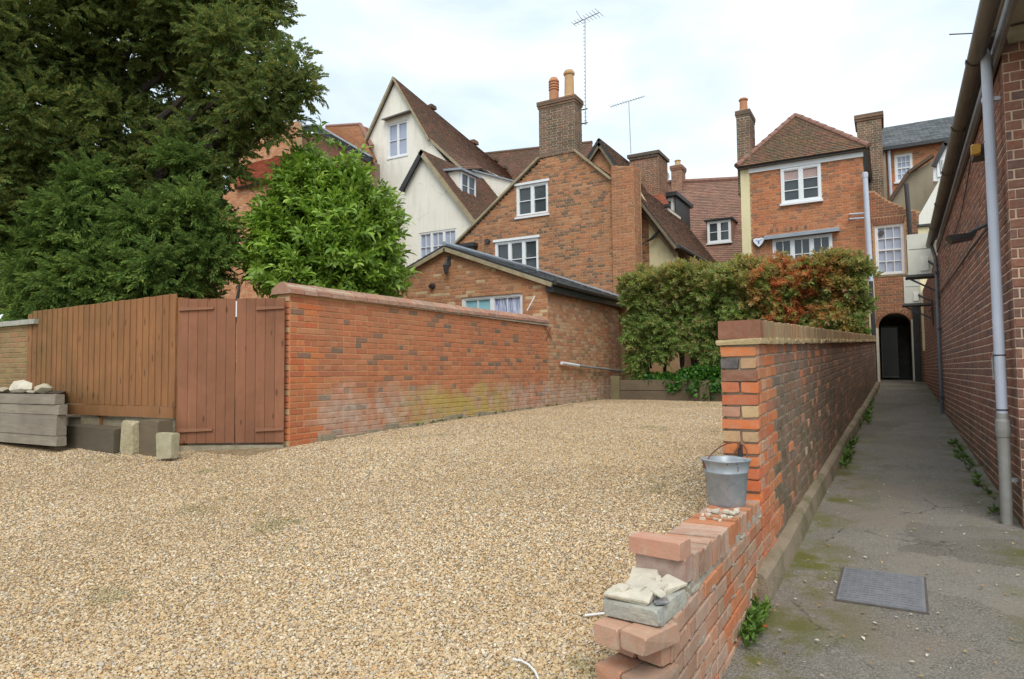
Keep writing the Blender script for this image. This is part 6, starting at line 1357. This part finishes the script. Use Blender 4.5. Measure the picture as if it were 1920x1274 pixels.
# ------------------------------------------------------------------ yew
yt = empty('yew_tree', (-12.0, 8.0, .8), 'huge dark green yew tree overhanging the fence at the left', 'tree')
B = []
big = [(60, 60, 12, 1.5), (230, 60, 12.5, 1.4), (380, 60, 12.5, 1.2), (60, 230, 11.5, 1.3), (230, 250, 12.5, 1.1), (340, 300, 12.5, 1.0), (70, 400, 12, 1.3), (200, 420, 12, 1.2), (330, 430, 12, 1.0), (90, 540, 11.5, 1.0), (220, 540, 11.5, .9), (350, 540, 11.5, .55),
       (300, -60, 12, 1.4), (100, -80, 12, 1.5), (-60, 100, 11, 1.4), (-60, 350, 11, 1.4), (450, -20, 12, .75), (440, 90, 11.5, .8), (480, 180, 11.2, .62), (540, 170, 11, .38), (565, 155, 11, .26), (520, 235, 11.2, .36), (450, 235, 11.5, .5), (420, 320, 11.5, .36), (375, 380, 11.8, .5), (375, 470, 11.8, .42), (370, 530, 11.8, .3), (420, 180, 12, .6), (400, 260, 12, .6), (545, 85, 11, .16), (555, 120, 11, .28), (500, 20, 11.8, .35), (520, -10, 11.8, .25), (505, 120, 11.3, .4), (455, 285, 11.5, .24), (300, 180, 13, .8), (150, 150, 13, .9), (585, 165, 11, .12), (510, 320, 11.4, .1)]
for u, v, d_, q in big: B.append((PD(u, v, d_), (q, q, q * .85)))
P, D = blob_points(B, 40, 21, sub=14, subr=(.16, .40), shell=(.55, 1.05), up=.1); D[:, 2] += .15
P0_ = PD(300, 160, 12.5)
yT = [template('yew_sprig', spray('yew' if s < 2 else 'shrub', s), 'yew') for s in range(5)]
k = P[:, 2] > 1.3; P = P[k]; D = D[k]
scatter('crown', P, dir_euler(D, r, 1.2), r.uniform(.5, 1.05, len(P)), r.randint(0, 5, len(P)), yT, yt, kind='stuff')
mb = MB(); c = PD(200, 600, 12.3)
mb.tube([(c[0], c[1], .6), (c[0] + .05, c[1], 2.2), (c[0] - .1, c[1] + .1, 4.5), (c[0], c[1], 7.5)], [.34, .28, .22, .10], 12); mb.build('trunk', 'bark', yt)
mb = MB()
for u, v, d_, q in big[:30]:
    e = PD(u, v, d_); s0 = np.array((c[0], c[1], min(max(1.6, e[2] - 1.5), 7))); mid_ = (s0 + e) / 2 + (0, 0, -.15); mb.tube([s0, mid_, e], [.09, .06, .02], 7)
mb.build('limb', 'bark', yt)
B = [(PD(u, v, d_), q) for u, v, d_, q in ((60, 470, 10.6, .55), (130, 420, 10.6, .5), (200, 500, 10.5, .55), (280, 420, 10.6, .5), (300, 520, 10.4, .5), (380, 500, 10.6, .4), (130, 540, 10.4, .5), (30, 560, 10.4, .5), (350, 400, 10.8, .45), (170, 340, 11, .4), (340, 300, 11.2, .3), (410, 440, 10.8, .3), (230, 560, 10.4, .4))]
es = empty('evergreen_shrub', (-9.5, 6.5, .8), 'mid green evergreen shrub growing under the yew just behind the fence', 'shrub')
P, D = blob_points(B, 70, 31, sub=14, subr=(.18, .42), shell=(.6, 1.05), up=.2); k = (P[:, 2] > 1.2) & (P[:, 1] > 5.2); P = P[k]; D = D[k]
yT2 = [template('shrub_sprig', spray('shrub', s + 9), 'yew_blue') for s in range(4)]
scatter('foliage', P, dir_euler(D, r, 1.2), r.uniform(.7, 1.3, len(P)), r.randint(0, 4, len(P)), yT2, es, kind='stuff')
mb = MB()
for k in range(5): x = -12 + k * 1.1; mb.tube([(x, 6.6, .7), (x + .1, 6.6, 1.8), (x + .2, 6.7, 2.9)], [.06, .05, .02], 7)
mb.build('stems', 'bark', es)

# ------------------------------------------------------------------ manhole cover, litter, weeds
mhf = Fr((-.315, 4.22, alley_z(4.22) + .010), (.445 / .45, -.02, 0), (0, 0, 1), (0.02, 1, .053))    # x across, z along, depth up
mh = empty('manhole_cover', (-.09, 4.5, .23), 'worn ribbed steel drain cover set in the alley asphalt', 'manhole cover')
MB().box((0, -.03, 0), (.46, .0, .60), mhf).build('frame', 'rust_frame', mh); MB().box((.012, .0004, .012), (.448, .004, .588), mhf).build('plate', 'steel', mh)
nb = 0
for i in range(11):
    mb = MB()
    for j in range(15): mb.box((.026 + i * .0375, .0042, .025 + j * .0375), (.026 + i * .0375 + .030, .0082, .025 + j * .0375 + .020), mhf)
    mb.build('tread_row', 'steel', mh)
def gz(x, y): return alley_z(y) if x > -.8 else float(yard_z(x, y))
wT = [template('weed_sprig', spray('weed', s), 'weed') for s in range(3)]
def weeds(n, fx, fy, lb, s=(.6, 1.3), zf=None):
    P = []
    for k in range(n): x, y = fx(), fy(); P.append((x, y, (zf or gz)(x, y) + .012))
    P = np.array(P); E_ = np.stack([r.uniform(-.4, .4, n), r.uniform(-.4, .4, n), r.uniform(0, 6.28, n)], -1)
    scatter('weeds', P, E_, r.uniform(*s, n), r.randint(0, 3, n), wT, None, label=lb, cat='weeds', kind='stuff')
weeds(60, lambda: r.normal(-.66, .025), lambda: r.normal(3.72, .13), 'bright green weed tuft where the kerb meets the stub wall', (.5, 1.1))
weeds(45, lambda: r.normal(.70, .025), lambda: r.uniform(6.3, 10.5), 'sparse weeds along the foot of the long brick building', (.4, 1.1))
weeds(40, lambda: r.normal(-.49, .04), lambda: r.normal(9.6, .8), 'weeds growing on the kerb half way along the alley', (.6, 1.6))
weeds(40, lambda: r.normal(-.38, .04), lambda: r.normal(13.6, 1.2), 'weeds growing on the kerb further up the alley', (.6, 1.6))
weeds(34, lambda: r.normal(-6.13, .03), lambda: r.uniform(7.5, 15), 'small weeds at the foot of the long orange wall', (.3, .8))
weeds(45, lambda: r.normal(-.66, .12), lambda: r.normal(19.2, .4), 'green tuft sprouting over the far end of the alley wall coping', (1.5, 3.0), lambda x, y: 2.42)
def litter(n, fx, fy, lb, mat='litter', s=(.3, .8), name='litter'):
    P = np.array([(lambda x, y: (x, y, gz(x, y) + .013))(fx(), fy()) for _ in range(n)]); mb = MB(); leaf(mb, np.zeros(3), (1, 0, 0), np.array([0, .2, 1.0]), .035, .022, .2)
    T = [template('fallen_leaf', mb, mat)]; scatter(name, P, np.stack([r.uniform(-.3, .3, n), r.uniform(-.3, .3, n), r.uniform(0, 6.28, n)], -1), r.uniform(*s, n), np.zeros(n), T, None, label=lb, cat='litter', kind='stuff')
litter(700, lambda: r.uniform(-.6, .72), lambda: 2.2 + 16 * r.uniform() ** 1.5, 'small dry petals and leaf bits scattered over the alley')
litter(160, lambda: r.uniform(-9, -1.1), lambda: r.uniform(2, 9), 'few leaf scraps scattered over the gravel', s=(.2, .6))
p = PG = None
def on_ground(u, v, zf):
    d = ray(u, v); t = 2.0
    for _ in range(30): q = CAM + d * t; t = t * 1.0 + (q[2] - zf(q[0], q[1])) / max(.05, -d[2]) * .8
    return CAM + d * t
q = on_ground(1427, 1178, lambda x, y: alley_z(y)); mb = MB(); leaf(mb, q + (-.02, 0, .012), (1, .4, .1), np.array([0, -.3, 1.0]), .055, .045, .3); leaf(mb, q + (.01, .01, .014), (-.5, .8, .2), np.array([0, -.2, 1.0]), .04, .03, .3)
tag(mb.build('orange_leaf', 'red_leaf'), 'single orange fallen leaf on the alley beside the stub wall', 'leaf')
q = on_ground(1097, 1163, yard_z); q2 = on_ground(1122, 1161, yard_z); tag(MB().tube([q + (0, 0, .02), q2 + (.03, 0, .03)], .006, 6).build('white_stick', 'plant_pot'), 'short white stick on the gravel by the end of the stub wall', 'stick')
pts = [on_ground(*c, yard_z) + (0, 0, .022) for c in ((962, 1247), (978, 1250), (992, 1258), (1003, 1270), (1010, 1285))]
tag(MB().tube(pts, .004, 6).build('white_string', 'plant_pot'), 'curved piece of white string on the gravel at the bottom edge', 'cord')
# ------------------------------------------------------------------ gravel stones
def stone_t(seed):
    q = np.random.RandomState(seed); mb = MB(); import bmesh
    bm = bmesh.new()
    for _ in range(14): d = q.normal(size=3); d /= np.linalg.norm(d); bm.verts.new(d * (1, q.uniform(.7, .9), q.uniform(.5, .7)) * .5)
    bmesh.ops.convex_hull(bm, input=bm.verts); vs_ = [v for v in bm.verts if v.link_faces]; idx = {v: i for i, v in enumerate(vs_)}
    mb.add([tuple(v.co) for v in vs_], [tuple(idx[v] for v in f.verts) for f in bm.faces]); bm.free(); return template('pebble', mb, 'stone')
sT = [stone_t(s) for s in range(6)]
N_ = 900000; rr_ = np.random.RandomState(77)
rad = 1.6 + (15.5) * rr_.uniform(size=N_) ** 1.25; ang = YAW + rr_.uniform(-.72, .98, N_); X = -np.sin(ang) * rad; Yv = np.cos(ang) * rad
k = (X < -.935) & (X > -11.8) & (Yv > .6) & (Yv < 15.15) & ~((X < -6.17) & (Yv > 5.0)) & ~((X < -7.3) & (Yv > 4.85)) & ~((X < -8.75) & (Yv > 4.3))
dens = np.minimum(1, 2.2 / rad) ** .0
X = X[k]; Yv = Yv[k]; rad = rad[k]
print('stones', len(X))
amp = .012; Z = yard_z(X, Yv) + amp * (np.sin(X * 2.3 + 1.1 * np.sin(Yv * 1.7)) * .5 + np.sin(Yv * 3.1 + X * 1.3) * .3 + np.sin(X * 7.1 + Yv * 5.3) * .2)
n = len(X); sc = rr_.gamma(8, .0122 / 8, n).clip(.006, .027) * np.where(rad > 6, 1.15, 1.0)
scatter('gravel', np.stack([X, Yv, Z + sc * .12], -1), rr_.uniform(-.5, .5, (n, 3)) * (1, 1, 12), sc, rr_.randint(0, 6, n), sT, None, label='golden pea gravel covering the yard', cat='gravel', kind='stuff')
